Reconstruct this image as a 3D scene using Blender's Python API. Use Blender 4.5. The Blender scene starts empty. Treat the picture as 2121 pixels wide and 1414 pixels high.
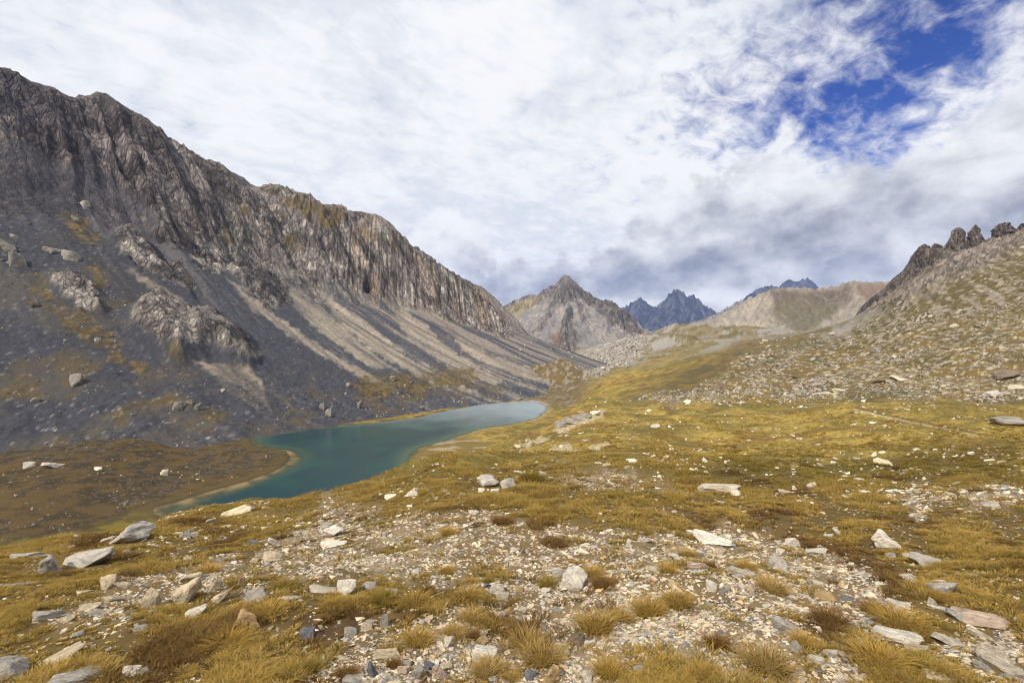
import bpy, bmesh, math, random
import numpy as np
from mathutils import Vector, Matrix

# ---------------------------------------------------------------- camera, sky, sun, exposure
SC = bpy.context.scene
COL = SC.collection
R = math.radians
CX, CY, F = 1060.5, 707.0, 1000.0          # optical axis and focal length in photo pixels

cam = bpy.data.cameras.new('camera'); camo = bpy.data.objects.new('camera', cam); COL.objects.link(camo)
cam.sensor_width = 36.0; cam.lens = 36.0 * F / 2121.0
cam.clip_start = 0.1; cam.clip_end = 40000
camo.location = (0, 0, 0); camo.rotation_euler = (R(90), 0, 0)
SC.camera = camo
SC.view_settings.view_transform = 'Standard'; SC.view_settings.look = 'None'
SC.view_settings.exposure = 0.06; SC.view_settings.gamma = 1.0; SC.view_settings.use_curve_mapping = False
cy = SC.cycles
cy.max_bounces = 4; cy.diffuse_bounces = 2; cy.glossy_bounces = 2; cy.transmission_bounces = 2
cy.filter_width = 1.0; cy.transparent_max_bounces = 6; cy.volume_bounces = 0
cy.use_denoising = True

SUN_EL, SUN_AZ = R(41), R(212)              # azimuth clockwise from +Y (north): behind and to the left
sd = Vector((math.sin(SUN_AZ) * math.cos(SUN_EL), math.cos(SUN_AZ) * math.cos(SUN_EL), math.sin(SUN_EL)))
sun = bpy.data.lights.new('sun', 'SUN'); sun.energy = 4.8; sun.angle = R(1.5); sun.color = (1.0, 0.91, 0.77)
suno = bpy.data.objects.new('sun', sun); COL.objects.link(suno)
suno.rotation_euler = sd.to_track_quat('Z', 'Y').to_euler()


class NG:
    """small node-graph writer"""
    def __init__(s, tree): s.t = tree; tree.nodes.clear()
    def n(s, kind, **kw):
        nd = s.t.nodes.new(kind)
        for k, v in kw.items(): setattr(nd, k, v)
        return nd
    def put(s, sock, v):
        if hasattr(v, 'is_linked') or isinstance(v, bpy.types.NodeSocket): s.t.links.new(v, sock)
        else: sock.default_value = v
    def m(s, op, a, b=None, c=None, clamp=False):
        nd = s.n('ShaderNodeMath', operation=op, use_clamp=clamp)
        for i, v in enumerate((a, b, c)):
            if v is not None: s.put(nd.inputs[i], v)
        return nd.outputs[0]
    def ss(s, x, a, b):                      # smoothstep
        nd = s.n('ShaderNodeMapRange', interpolation_type='SMOOTHSTEP')
        s.put(nd.inputs[0], x); s.put(nd.inputs[1], a); s.put(nd.inputs[2], b)
        return nd.outputs[0]
    def noise(s, vec, scale, detail=4, rough=0.55, dist=0.0, lac=2.0):
        nd = s.n('ShaderNodeTexNoise')
        if vec is not None: s.put(nd.inputs['Vector'], vec)
        nd.inputs['Scale'].default_value = scale; nd.inputs['Detail'].default_value = detail
        nd.inputs['Roughness'].default_value = rough; nd.inputs['Distortion'].default_value = dist
        nd.inputs['Lacunarity'].default_value = lac
        return nd.outputs['Fac']
    def vec(s, x, y, z):
        nd = s.n('ShaderNodeCombineXYZ')
        for i, v in enumerate((x, y, z)): s.put(nd.inputs[i], v)
        return nd.outputs[0]
    def mix(s, f, a, b, mode='MIX'):
        nd = s.n('ShaderNodeMix', data_type='RGBA', blend_type=mode)
        s.put(nd.inputs[0], f); s.put(nd.inputs[6], a); s.put(nd.inputs[7], b)
        return nd.outputs[2]


def build_sky():
    w = bpy.data.worlds.new('World'); SC.world = w; w.use_nodes = True
    g = NG(w.node_tree)
    sky = g.n('ShaderNodeTexSky', sky_type='NISHITA', sun_disc=False)
    sky.sun_elevation = SUN_EL; sky.sun_rotation = SUN_AZ
    sky.altitude = 2500; sky.air_density = 1.0; sky.dust_density = 0.0; sky.ozone_density = 3.0
    tc = g.n('ShaderNodeTexCoord')
    sp = g.n('ShaderNodeSeparateXYZ'); g.put(sp.inputs[0], tc.outputs['Generated'])
    x, y, z = sp.outputs
    az = g.m('MULTIPLY', g.m('ARCTAN2', x, y), 57.2958)
    el = g.m('MULTIPLY', g.m('ARCSINE', z), 57.2958)
    zz = g.m('ADD', g.m('MAXIMUM', z, 0.0), 0.24)
    P = g.vec(g.m('DIVIDE', x, zz), g.m('DIVIDE', y, zz), 0.0)       # clouds on a flat deck overhead
    D = tc.outputs['Generated']

    def blob(a0, e0, ra, re):
        a = g.m('DIVIDE', g.m('SUBTRACT', az, a0), ra); e = g.m('DIVIDE', g.m('SUBTRACT', el, e0), re)
        r2 = g.m('ADD', g.m('MULTIPLY', a, a), g.m('MULTIPLY', e, e))
        return g.m('EXPONENT', g.m('MULTIPLY', r2, -1.0))
    def plus(*v):
        o = v[0]
        for q in v[1:]: o = g.m('ADD', o, q)
        return o
    def times(a, k): return g.m('MULTIPLY', a, k)

    # deck of fine high cloud, broken where the blue shows
    A = R(-32); ca, sa = math.cos(A), math.sin(A)
    px_, py_ = g.m('DIVIDE', x, zz), g.m('DIVIDE', y, zz)
    pr = g.m('ADD', times(px_, ca), times(py_, -sa)); ps = g.m('ADD', times(px_, sa), times(py_, ca))
    PS = g.vec(times(pr, 1.15), times(ps, 1.5), 0.0)                 # combed one way by the wind
    n1 = g.noise(PS, 3.4, 6, 0.56, 0.5)
    n2 = g.noise(P, 1.1, 3, 0.5, 0.2)
    n3 = g.noise(PS, 10.0, 5, 0.60, 0.35)
    n4 = g.noise(D, 22.0, 5, 0.6, 0.6)
    hole = plus(times(blob(33, 22.5, 10, 4.2), 0.85), times(blob(38, 17.5, 4.5, 3.4), 0.95), times(blob(42, 24, 9, 4.5), 0.75), times(blob(30.5, 20, 5, 3), 0.5),
                times(blob(35.5, 32.5, 4, 2.0), 0.75), times(blob(26, 25.5, 7, 4), 0.38), times(blob(42, 32, 12, 6), 0.62), times(blob(16, 27, 14, 8), 0.20), times(blob(46, 26.5, 6, 4), 0.55), times(blob(40, 27.5, 3, 3), 0.3))
    c5 = lambda n: g.m('SUBTRACT', n, 0.5)
    nn = plus(0.5, times(c5(n1), 1.5), times(c5(n2), 0.5), times(c5(n3), 2.3), times(c5(n4), 0.8))
    aA = g.ss(plus(nn, times(g.m('SUBTRACT', 1.0, blob(38, 28, 24, 16)), 0.62), times(hole, -0.60)), -0.68, 0.74)
    # lower cumulus: billows with firm upper edges
    nb = g.noise(D, 4.2, 8, 0.50, 0.25)
    nb2 = g.noise(D, 12.0, 7, 0.55, 0.15)
    top = plus(15.0, times(blob(52, 15, 8.5, 10), 14.0), times(blob(45, 12, 3.5, 10), 5.0), times(blob(29.5, 10, 4.5, 70), 6.0), times(blob(38.5, 10, 4.5, 70), -2.5), times(blob(0, 10, 20, 70), -2.0))
    fB = plus(times(g.m('SUBTRACT', top, el), 0.075), times(g.m('SUBTRACT', nb, 0.5), 2.2), times(g.m('SUBTRACT', nb2, 0.5), 1.3))
    aB = g.ss(fB, -0.04, 0.20)
    # tones: shaded bases, bright rims and gaps along the skyline
    E = g.vec(times(az, 0.034), times(el, 0.056), 3.0)
    s1 = g.noise(E, 2.0, 8, 0.52, 0.35)
    s2 = g.noise(E, 6.0, 7, 0.58, 0.25)
    grey = plus(times(blob(24, 8.5, 20, 5.0), 0.12), times(blob(50, 13, 11, 6), 0.26), times(blob(28, 6, 34, 6.5), 0.22), times(g.ss(el, 15.0, 5.0), 0.30), times(blob(21.5, 8.3, 5, 1.3), 0.40), times(blob(27, 9.5, 8, 1.6), 0.2), times(blob(19, 6.0, 8, 1.0), 0.25),
                times(blob(38, 11, 12, 3.5), 0.14), times(blob(5, 7.0, 10, 3.0), 0.22), times(blob(11, 11, 8, 4), 0.15))
    br = plus(times(blob(-2, 3.2, 3, 1.6), 0.5), times(blob(22.5, 4.6, 5, 1.0), 0.55), times(blob(39.2, 8.2, 2.8, 2.0), 0.9), times(blob(45, 13.5, 4, 1.4), 0.25), times(blob(6, 9.5, 5, 1.4), 0.30), times(blob(17.5, 10.5, 4, 1.5), 0.2), times(blob(14, 3.5, 3, 1.3), 0.4))
    sh = g.m('SUBTRACT', plus(times(grey, 1.7), times(g.m('SUBTRACT', s1, 0.47), 3.0), times(g.m('SUBTRACT', s2, 0.5), 2.4), times(c5(nb2), 1.7)), br)
    k = g.ss(sh, -0.25, 2.1)
    colB = g.mix(k, (0.955, 0.96, 0.97, 1), (0.27, 0.29, 0.36, 1))
    kA = g.ss(plus(0.5, times(c5(n1), 0.8), times(c5(s1), 0.9), times(c5(n3), 0.8)), 0.70, 0.22)
    colA = g.mix(kA, (0.965, 0.97, 0.98, 1), (0.76, 0.80, 0.865, 1))
    bB = g.n('ShaderNodeBackground'); g.put(bB.inputs[0], colB); bB.inputs[1].default_value = 1.0
    bA = g.n('ShaderNodeBackground'); g.put(bA.inputs[0], colA); bA.inputs[1].default_value = 0.98
    bS = g.n('ShaderNodeBackground'); bS.inputs[1].default_value = 0.11
    hs = g.n('ShaderNodeHueSaturation'); g.put(hs.inputs['Color'], sky.outputs[0]); hs.inputs['Saturation'].default_value = 1.3; hs.inputs['Hue'].default_value = 0.525
    hs.inputs['Value'].default_value = 1.0
    g.put(bS.inputs[0], hs.outputs[0])
    m1 = g.n('ShaderNodeMixShader'); g.put(m1.inputs[0], aA); g.put(m1.inputs[1], bS.outputs[0]); g.put(m1.inputs[2], bA.outputs[0])
    m2 = g.n('ShaderNodeMixShader'); g.put(m2.inputs[0], aB); g.put(m2.inputs[1], m1.outputs[0]); g.put(m2.inputs[2], bB.outputs[0])
    out = g.n('ShaderNodeOutputWorld'); g.put(out.inputs[0], m2.outputs[0])
    w.cycles.sampling_method = 'MANUAL'; w.cycles.sample_map_resolution = 512


build_sky()

# ---------------------------------------------------------------- numpy noise
_rs = np.random.RandomState(7)
PERM = _rs.permutation(4096); PERM = np.concatenate([PERM, PERM]).astype(np.int32)
_ga = _rs.rand(4096) * 2 * np.pi
GX, GY = np.cos(_ga).astype(np.float32), np.sin(_ga).astype(np.float32)
_gv = _rs.normal(size=(4096, 3)); _gv /= np.linalg.norm(_gv, axis=1)[:, None]
G3 = _gv.astype(np.float32)


def perlin(x, y, seed=0):
    x = np.asarray(x, np.float64) + seed * 17.13; y = np.asarray(y, np.float64) - seed * 9.71
    xi = np.floor(x).astype(np.int64); yi = np.floor(y).astype(np.int64)
    fx = (x - xi).astype(np.float32); fy = (y - yi).astype(np.float32)
    X0 = xi & 4095; Y0 = yi & 4095; X1 = (X0 + 1) & 4095; Y1 = (Y0 + 1) & 4095
    u = fx * fx * fx * (fx * (fx * 6 - 15) + 10); v = fy * fy * fy * (fy * (fy * 6 - 15) + 10)
    def gr(ix, iy, dx, dy):
        h = PERM[PERM[ix] + iy]
        return GX[h] * dx + GY[h] * dy
    a = gr(X0, Y0, fx, fy); b = gr(X1, Y0, fx - 1, fy); c = gr(X0, Y1, fx, fy - 1); d = gr(X1, Y1, fx - 1, fy - 1)
    ab = a + u * (b - a); cd = c + u * (d - c)
    return 1.5 * (ab + v * (cd - ab))


def perlin3(p, seed=0):
    p = np.asarray(p, np.float64) + seed * 13.7
    i = np.floor(p).astype(np.int64); f = (p - i).astype(np.float32)
    w = f * f * f * (f * (f * 6 - 15) + 10)
    out = 0
    for dx in (0, 1):
        for dy in (0, 1):
            for dz in (0, 1):
                h = PERM[PERM[PERM[(i[:, 0] + dx) & 4095] + ((i[:, 1] + dy) & 4095)] + ((i[:, 2] + dz) & 4095)]
                g = G3[h]
                dt = g[:, 0] * (f[:, 0] - dx) + g[:, 1] * (f[:, 1] - dy) + g[:, 2] * (f[:, 2] - dz)
                out = out + dt * (w[:, 0] if dx else 1 - w[:, 0]) * (w[:, 1] if dy else 1 - w[:, 1]) * (w[:, 2] if dz else 1 - w[:, 2])
    return 1.5 * out


def fbm(x, y, o=4, seed=0, gain=0.5):
    s, a, f = 0, 1.0, 1.0
    for k in range(o):
        s = s + a * perlin(x * f, y * f, seed + k * 3); a *= gain; f *= 2.03
    return s


def ridged(x, y, o=4, seed=0, gain=0.5):
    s, a, f = 0, 1.0, 1.0
    for k in range(o):
        s = s + a * (1 - 2 * np.abs(perlin(x * f, y * f, seed + k * 5))); a *= gain; f *= 2.07
    return s


def sstep(x, a, b):
    t = np.clip((x - a) / (b - a), 0, 1); return t * t * (3 - 2 * t)


def lerp(a, b, t): return a + (b - a) * t


def c3(*v): return np.array(v, np.float32)


def cmix(a, b, t): return a + (b - a) * np.asarray(t)[..., None]


def poly_sd(px, py, poly):
    """signed distance to a closed polygon, positive inside"""
    P = np.array(poly, float); Q = np.roll(P, -1, 0)
    d2 = np.full(px.shape, 1e18); ins = np.zeros(px.shape, bool)
    for (x0, y0), (x1, y1) in zip(P, Q):
        ex, ey = x1 - x0, y1 - y0
        t = np.clip(((px - x0) * ex + (py - y0) * ey) / (ex * ex + ey * ey + 1e-9), 0, 1)
        d2 = np.minimum(d2, (px - x0 - t * ex) ** 2 + (py - y0 - t * ey) ** 2)
        if y0 != y1:
            ins ^= ((y0 > py) != (y1 > py)) & (px < (x1 - x0) * (py - y0) / (y1 - y0) + x0)
    d = np.sqrt(d2)
    return np.where(ins, d, -d)


def pmask(px, py, poly, soft=6.0, warp=0, wl=30.0, seed=0):
    """1 inside a patch outlined in photo pixels on the surface, with an uneven edge"""
    if warp:
        px = px + warp * fbm(px / wl, py / wl, 3, seed + 40); py = py + warp * fbm(px / wl, py / wl, 3, seed + 61)
    out = np.zeros(px.shape); P = np.array(poly, float)
    b = (px > P[:, 0].min() - soft * 2) & (px < P[:, 0].max() + soft * 2) & (py > P[:, 1].min() - soft * 2) & (py < P[:, 1].max() + soft * 2)
    if b.any(): out[b] = sstep(poly_sd(px[b], py[b], poly), -soft, soft)
    return out


def line_d(px, py, pts):
    """distance to an open polyline"""
    d2 = np.full(px.shape, 1e18)
    for (x0, y0), (x1, y1) in zip(pts[:-1], pts[1:]):
        ex, ey = x1 - x0, y1 - y0
        t = np.clip(((px - x0) * ex + (py - y0) * ey) / (ex * ex + ey * ey + 1e-9), 0, 1)
        d2 = np.minimum(d2, (px - x0 - t * ex) ** 2 + (py - y0 - t * ey) ** 2)
    return np.sqrt(d2)


# ---------------------------------------------------------------- mesh helpers
def raw_mesh(name, V, loops, counts, mats, col=None, smooth=True, mi=None):
    """V (n,3), flat loop indices, verts per face"""
    me = bpy.data.meshes.new(name)
    V = np.ascontiguousarray(V, np.float32); loops = np.ascontiguousarray(loops, np.int32).ravel()
    counts = np.ascontiguousarray(counts, np.int32)
    me.vertices.add(len(V)); me.loops.add(len(loops)); me.polygons.add(len(counts))
    me.vertices.foreach_set('co', V.ravel())
    me.loops.foreach_set('vertex_index', loops)
    st = np.zeros(len(counts), np.int32); st[1:] = np.cumsum(counts)[:-1]
    me.polygons.foreach_set('loop_start', st)
    try: me.polygons.foreach_set('loop_total', counts)
    except Exception: pass
    me.polygons.foreach_set('use_smooth', np.full(len(counts), smooth, bool))
    if mi is not None: me.polygons.foreach_set('material_index', np.ascontiguousarray(mi, np.int32))
    for m in (mats if isinstance(mats, (list, tuple)) else [mats]): me.materials.append(m)
    if col is not None:
        a = me.attributes.new('col', 'FLOAT_COLOR', 'POINT')
        c = np.ones((len(V), 4), np.float32); c[:, :3] = np.asarray(col, np.float32).reshape(-1, 3)
        a.data.foreach_set('color', c.ravel())
    me.update(calc_edges=True)
    return me


def quads(nr, nc, off=0):
    i = np.arange(nr * nc).reshape(nr, nc) + off
    return np.stack([i[:-1, :-1], i[:-1, 1:], i[1:, 1:], i[1:, :-1]], -1).reshape(-1, 4)


def link(name, me, kind=None, label=None, cat=None, group=None, parent=None, loc=None):
    o = bpy.data.objects.new(name, me); COL.objects.link(o)
    if kind: o['kind'] = kind
    if label: o['label'] = label
    if cat: o['category'] = cat
    if group: o['group'] = group
    if parent: o.parent = parent
    if loc is not None: o.location = loc
    return o


def surface_mat(name, scale=1.0, var=0.35, bump=0.6, rough=0.92, scale2=None, bdist=0.5, crack=0.0, vstretch=0.4, spec=0.2, streak=None):
    """ground or rock: the vertex colour with two scales of procedural variation and a bump"""
    m = bpy.data.materials.new(name); m.use_nodes = True
    g = NG(m.node_tree)
    at = g.n('ShaderNodeAttribute', attribute_name='col')
    tc = g.n('ShaderNodeTexCoord')
    vec = tc.outputs['Object']
    if streak:
        mp = g.n('ShaderNodeMapping'); g.put(mp.inputs[0], vec); mp.inputs['Scale'].default_value = streak; vec = mp.outputs[0]
    n = g.noise(vec, scale, 8, 0.62)
    n2 = g.noise(vec, scale2 or scale * 7, 5, 0.65)
    f = g.m('ADD', g.m('MULTIPLY', g.m('SUBTRACT', n, 0.5), var * 2.6), g.m('MULTIPLY', g.m('SUBTRACT', n2, 0.5), var * 2.0))
    f = g.m('MAXIMUM', g.m('ADD', f, 1.0), 0.25)
    hgt = g.m('ADD', n, g.m('MULTIPLY', n2, 0.35))
    if crack:                                   # joints and fractures, only where the surface is bare rock
        ra = g.n('ShaderNodeAttribute', attribute_name='rock')
        wv = g.n('ShaderNodeVectorMath', operation='MULTIPLY_ADD'); nv = g.n('ShaderNodeTexNoise'); g.put(nv.inputs['Vector'], vec); nv.inputs['Scale'].default_value = crack * 1.3; nv.inputs['Detail'].default_value = 4
        g.put(wv.inputs[0], nv.outputs['Color']); wv.inputs[1].default_value = (0.42 / crack,) * 3; g.put(wv.inputs[2], vec)
        mp2 = g.n('ShaderNodeMapping'); g.put(mp2.inputs[0], wv.outputs[0]); mp2.inputs['Scale'].default_value = (1.0, 1.0, vstretch)
        tot = None
        for sc, wd, am in ((crack, 0.08, 0.62), (crack * 3.1, 0.12, 0.50)):
            vo = g.n('ShaderNodeTexVoronoi', feature='DISTANCE_TO_EDGE'); g.put(vo.inputs['Vector'], mp2.outputs[0]); vo.inputs['Scale'].default_value = sc
            e = g.m('MULTIPLY', g.ss(vo.outputs['Distance'], wd, 0.0), am); tot = e if tot is None else g.m('MAXIMUM', tot, e)
            vc = g.n('ShaderNodeTexVoronoi', feature='F1'); g.put(vc.inputs['Vector'], mp2.outputs[0]); vc.inputs['Scale'].default_value = sc
            sepc = g.n('ShaderNodeSeparateColor'); g.put(sepc.inputs[0], vc.outputs['Color'])
            f = g.m('MULTIPLY', f, g.m('ADD', 1.0, g.m('MULTIPLY', g.m('MULTIPLY', g.m('SUBTRACT', sepc.outputs[0], 0.5), 0.55), ra.outputs['Fac'])))
        tot = g.m('MULTIPLY', tot, ra.outputs['Fac'])
        f = g.m('MULTIPLY', f, g.m('SUBTRACT', 1.0, g.m('MULTIPLY', tot, 0.75))); hgt = g.m('SUBTRACT', hgt, g.m('MULTIPLY', tot, 1.2))
    vm = g.n('ShaderNodeVectorMath', operation='SCALE'); g.put(vm.inputs[0], at.outputs['Color']); g.put(vm.inputs['Scale'], f)
    b = g.n('ShaderNodeBsdfPrincipled'); g.put(b.inputs['Base Color'], vm.outputs[0])
    b.inputs['Roughness'].default_value = rough; b.inputs['Specular IOR Level'].default_value = spec
    bp = g.n('ShaderNodeBump'); bp.inputs['Strength'].default_value = bump; bp.inputs['Distance'].default_value = bdist
    g.put(bp.inputs['Height'], hgt); g.put(b.inputs['Normal'], bp.outputs[0])
    out = g.n('ShaderNodeOutputMaterial'); g.put(out.inputs[0], b.outputs[0])
    return m


def add_attr(me, name, v):
    a = me.attributes.new(name, 'FLOAT', 'POINT'); a.data.foreach_set('value', np.ascontiguousarray(v, np.float32).ravel())


def proj(X, Y, Z):
    return CX + F * X / Y, CY - F * Z / Y
# ---------------------------------------------------------------- the ground (one sheet)
LAKE_Z = -60.0
# (column, row, depth): points of the valley floor and slopes; a string gives the height in metres
CTRL = []
def prof(px, *pts):
    for p, Y in pts: CTRL.append((px, float(p) if isinstance(p, str) else (CY - p) / F * Y, Y))
prof(-250, (1414, 2.45), (1300, 3.1), (1215, 5), (1190, 8), (1215, 14), ('-13.5', 25), ('-29', 60), ('-56', 130), ('-58', 200), ('-60', 260), ('-62', 400), ('-62', 900))
prof(0, (1414, 2.42), (1300, 3.05), (1250, 3.8), (1200, 5.4), (1157, 9), (1172, 14), ('-12.3', 25), ('-28.5', 60), ('-56.5', 128), ('-57', 190), ('-57.5', 240), ('-62', 400), ('-62', 900))
prof(150, (1414, 2.38), (1300, 3.0), (1200, 4.9), (1126, 10), (1150, 16), ('-12.4', 28), ('-27', 60), ('-54', 125), ('-57', 190), ('-57.5', 225))
prof(300, (1414, 2.36), (1300, 3.0), (1200, 4.5), (1130, 7.5), (1095, 11.5), (1120, 20), ('-26', 60), ('-51', 122), ('-58.8', 150), ('-58.5', 230), ('-62', 500), ('-62', 1000))
prof(500, (1414, 2.34), (1300, 2.97), (1200, 4.2), (1120, 7), (1056, 15), (1082, 27), ('-27.5', 68), ('-48.4', 122), ('-60', 160))
prof(750, (1414, 2.33), (1300, 2.95), (1200, 4.0), (1100, 6.6), (1050, 11.5), (1022, 20), (1050, 36), ('-29', 78), ('-49', 140), ('-60', 200), ('-62', 500), ('-62', 1000))
prof(960, (1200, 3.9), (1100, 6.1), (1040, 10), (1000, 16), (971, 27), (1000, 55), ('-29', 105), ('-50', 180), ('-59.5', 235), ('-60', 420), ('-60', 560), ('-62', 1000))
prof(1060, (1414, 2.33), (1300, 2.95), (1200, 3.9), (1100, 6.0), (1040, 10), (1000, 16), (967, 26), (976, 36), (962, 60), (944, 80), (922, 100), ('-35', 150), ('-56', 235), ('-60', 300), ('-60', 560), ('-60', 700))
prof(1120, (966, 27), (972, 37), (930, 80), (893, 128), ('-34', 175), ('-54', 290), ('-59', 420), ('-58', 560))
prof(1180, (1040, 9.8), (967, 28), (955, 45), (930, 75), (900, 110), (864, 170), ('-36', 215), ('-52', 330), ('-53', 420), ('-49', 520), (788, 600), (778, 760))
prof(1240, (968, 26), (950, 44), (925, 72), (852, 200), (838, 262), (812, 385), (790, 500), (774, 620), (765, 800), (745, 1100))
prof(1300, (1414, 2.32), (1200, 3.8), (1100, 5.9), (1040, 9.6), (1000, 15), (970, 24), (950, 40), (930, 60), (905, 90), (880, 130), (850, 200), (822, 290), (800, 380), (780, 480), (764, 600), (745, 800), (720, 1100), (700, 1400))
prof(1500, (1414, 2.3), (1300, 2.92), (1200, 3.75), (1100, 5.8), (1040, 9.4), (1000, 15), (972, 24), (955, 38), (930, 58), (900, 90), (870, 130), (840, 200), (812, 280), (778, 350), (745, 450), (722, 600), (708, 850), (700, 1100))
prof(1650, (900, 88), (845, 180), (816, 255), (765, 330), (715, 430), (695, 560), (692, 750), (700, 1000))
prof(1800, (1414, 2.28), (1200, 3.7), (1100, 5.6), (1040, 9.0), (1000, 14.5), (970, 24), (950, 38), (920, 60), (880, 100), (845, 160), (820, 225), (765, 290), (700, 390), (662, 480), (640, 580), (680, 800), (700, 1000))
prof(1950, (960, 26), (900, 75), (845, 150), (824, 200), (740, 280), (640, 390), (575, 480), (535, 560), (600, 800))
prof(2121, (1414, 2.26), (1300, 2.88), (1200, 3.6), (1100, 5.4), (1040, 8.6), (1000, 14), (970, 23), (940, 40), (900, 70), (860, 120), (826, 185), (745, 250), (650, 320), (575, 400), (515, 470), (478, 550), (520, 750), (560, 1000))
prof(2400, (1414, 2.25), (1200, 3.5), (1040, 8.2), (970, 22), (900, 68), (840, 150), (700, 240), (560, 330), (440, 430), (400, 550), (450, 800))


def _feat(t, L): return np.stack([t * 3.0, L], -1)
_C = np.array(CTRL); _t = (_C[:, 0] - CX) / F; _L = np.log(_C[:, 2]); _s = (_C[:, 1] + 1.65) / _C[:, 2]
_A = _feat(_t, _L)


def _phi(r2): return 0.5 * r2 * np.log(r2 + 1e-12)
_n = len(_A)
_K = _phi(((_A[:, None] - _A[None]) ** 2).sum(-1)) + 2e-3 * np.eye(_n)
_Pm = np.concatenate([np.ones((_n, 1)), _A], 1)
_M = np.block([[_K, _Pm], [_Pm.T, np.zeros((3, 3))]])
_W = np.linalg.solve(_M, np.concatenate([_s, np.zeros(3)]))
# table over (t, ln Y) for fast lookups
TT = np.linspace(-1.40, 1.40, 281); LL = np.linspace(math.log(0.6), math.log(1500), 330)
_tt, _ll = np.meshgrid(TT, LL)
_q = _feat(_tt.ravel(), _ll.ravel())
_S = np.zeros(len(_q))
for _k in range(0, len(_q), 20000):
    _b = _q[_k:_k + 20000]
    _S[_k:_k + 20000] = _phi(((_b[:, None] - _A[None]) ** 2).sum(-1)) @ _W[:_n] + _W[_n] + _b @ _W[_n + 1:]
STAB = _S.reshape(_tt.shape)


def base_z(X, Y):
    Yc = np.clip(Y, 0.7, 1450.0); t = np.clip(X / np.maximum(Y, 0.3), -1.38, 1.38)
    i = np.clip((t - TT[0]) / (TT[1] - TT[0]), 0, len(TT) - 1.001); j = np.clip((np.log(Yc) - LL[0]) / (LL[1] - LL[0]), 0, len(LL) - 1.001)
    i0 = i.astype(int); j0 = j.astype(int); fi = i - i0; fj = j - j0
    s = (STAB[j0, i0] * (1 - fi) + STAB[j0, i0 + 1] * fi) * (1 - fj) + (STAB[j0 + 1, i0] * (1 - fi) + STAB[j0 + 1, i0 + 1] * fi) * fj
    return s * Yc - 1.65


SHORE = [(318, 1052), (352, 1043), (420, 1023), (500, 999), (560, 979), (590, 963), (601, 950), (598, 938), (585, 932), (560, 929), (525, 918), (531, 905), (560, 895),
         (640, 885), (740, 878), (850, 866), (900, 855), (960, 844), (1000, 836), (1060, 833), (1104, 830.5), (1128, 838), (1134, 847), (1124, 858), (1108, 867),
         (1060, 879), (1020, 884), (990, 890), (955, 902), (925, 912), (890, 922), (862, 936), (851, 950), (858, 962), (868, 981), (830, 996), (790, 1011), (735, 1032),
         (640, 1066), (540, 1098), (440, 1120), (370, 1095), (330, 1070)]
def on_lake(px, py):
    Y = LAKE_Z / ((CY - py) / F); return ((px - CX) / F * Y, Y)
SHORE_W = [on_lake(*p) for p in SHORE]
# finer, slightly wavering shore line
def refine(P, n=6, amp=0.9):
    P = np.array(P); out = []
    N = len(P)
    for k in range(N):
        p0, p1, p2, p3 = P[k - 1], P[k], P[(k + 1) % N], P[(k + 2) % N]
        for u in np.arange(n) / n:
            out.append(0.5 * ((2 * p1) + (-p0 + p2) * u + (2 * p0 - 5 * p1 + 4 * p2 - p3) * u * u + (-p0 + 3 * p1 - 3 * p2 + p3) * u ** 3))
    out = np.array(out)
    out += amp * np.stack([fbm(out[:, 0] / 9, out[:, 1] / 9, 3, 5), fbm(out[:, 0] / 9, out[:, 1] / 9, 3, 9)], 1)
    return out
SHORE_F = refine(SHORE_W)


def lake_sd(X, Y):
    """positive inside the lake (metres)"""
    out = np.full(X.shape, -400.0)
    b = (X > SHORE_F[:, 0].min() - 90) & (X < SHORE_F[:, 0].max() + 90) & (Y > SHORE_F[:, 1].min() - 90) & (Y < SHORE_F[:, 1].max() + 120)
    if b.any():
        x, y = X[b], Y[b]; r = np.zeros(x.shape)
        for k in range(0, len(x), 60000): r[k:k + 60000] = poly_sd(x[k:k + 60000], y[k:k + 60000], SHORE_F)
        out[b] = r
    return out


def bumps(X, Y, cell):
    """uneven ground: octaves from 130 m down to what the mesh can carry at that distance"""
    z = np.zeros(X.shape)
    lam, k = 130.0, 0
    while lam > 0.07:
        w = sstep(lam / cell, 2.5, 6.0) * sstep(Y / lam, 0.35, 1.6)
        sel = w > 0.01
        if sel.any():
            amp = (0.030 if lam > 2 else 0.046) * (0.6 if lam > 70 else 1.25)
            v = perlin(X[sel] / lam, Y[sel] / lam, 100 + k)
            if 3 < lam < 40: v = v + 0.5 * (1 - 2 * np.abs(perlin(X[sel] / lam * 1.7, Y[sel] / lam * 1.7, 200 + k)))
            z[sel] += w[sel] * amp * lam * v
        lam *= 0.5; k += 1
    return z


KNOLL = [  # rises too local for the smooth base: (column, unused, depth, height, radius across, radius along)
    (1168, 0, 600, 17, 24, 24), (1130, 0, 640, 19, 34, 40), (1080, 0, 640, 10, 60, 40), (960, 0, 520, 6, 45, 22), (860, 0, 470, 5, 40, 16),
    (1375, 0, 900, 24, 36, 40), (1420, 0, 860, 12, 34, 30), (1400, 0, 1250, 26, 60, 70), (1450, 0, 1150, 30, 46, 60), (1500, 0, 1050, 20, 50, 50), (1560, 0, 980, 22, 60, 60), (1340, 0, 1150, 18, 50, 60), (1460, 0, 720, 9, 60, 30), (1540, 0, 620, 8, 50, 30), (1215, 0, 215, 3.5, 14, 22), (1310, 0, 700, 7, 60, 60), (1500, 0, 420, 6, 50, 60), (1400, 0, 330, 4, 50, 40), (1600, 0, 190, 2.5, 40, 14), (1750, 0, 120, 1.6, 30, 8), (1350, 0, 120, 1.5, 12, 10),
]


UPPER = [(1800, 640), (1890, 530), (2000, 470), (2300, 350), (2300, 420), (2121, 505), (2010, 572), (1930, 610), (1850, 645)]


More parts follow.
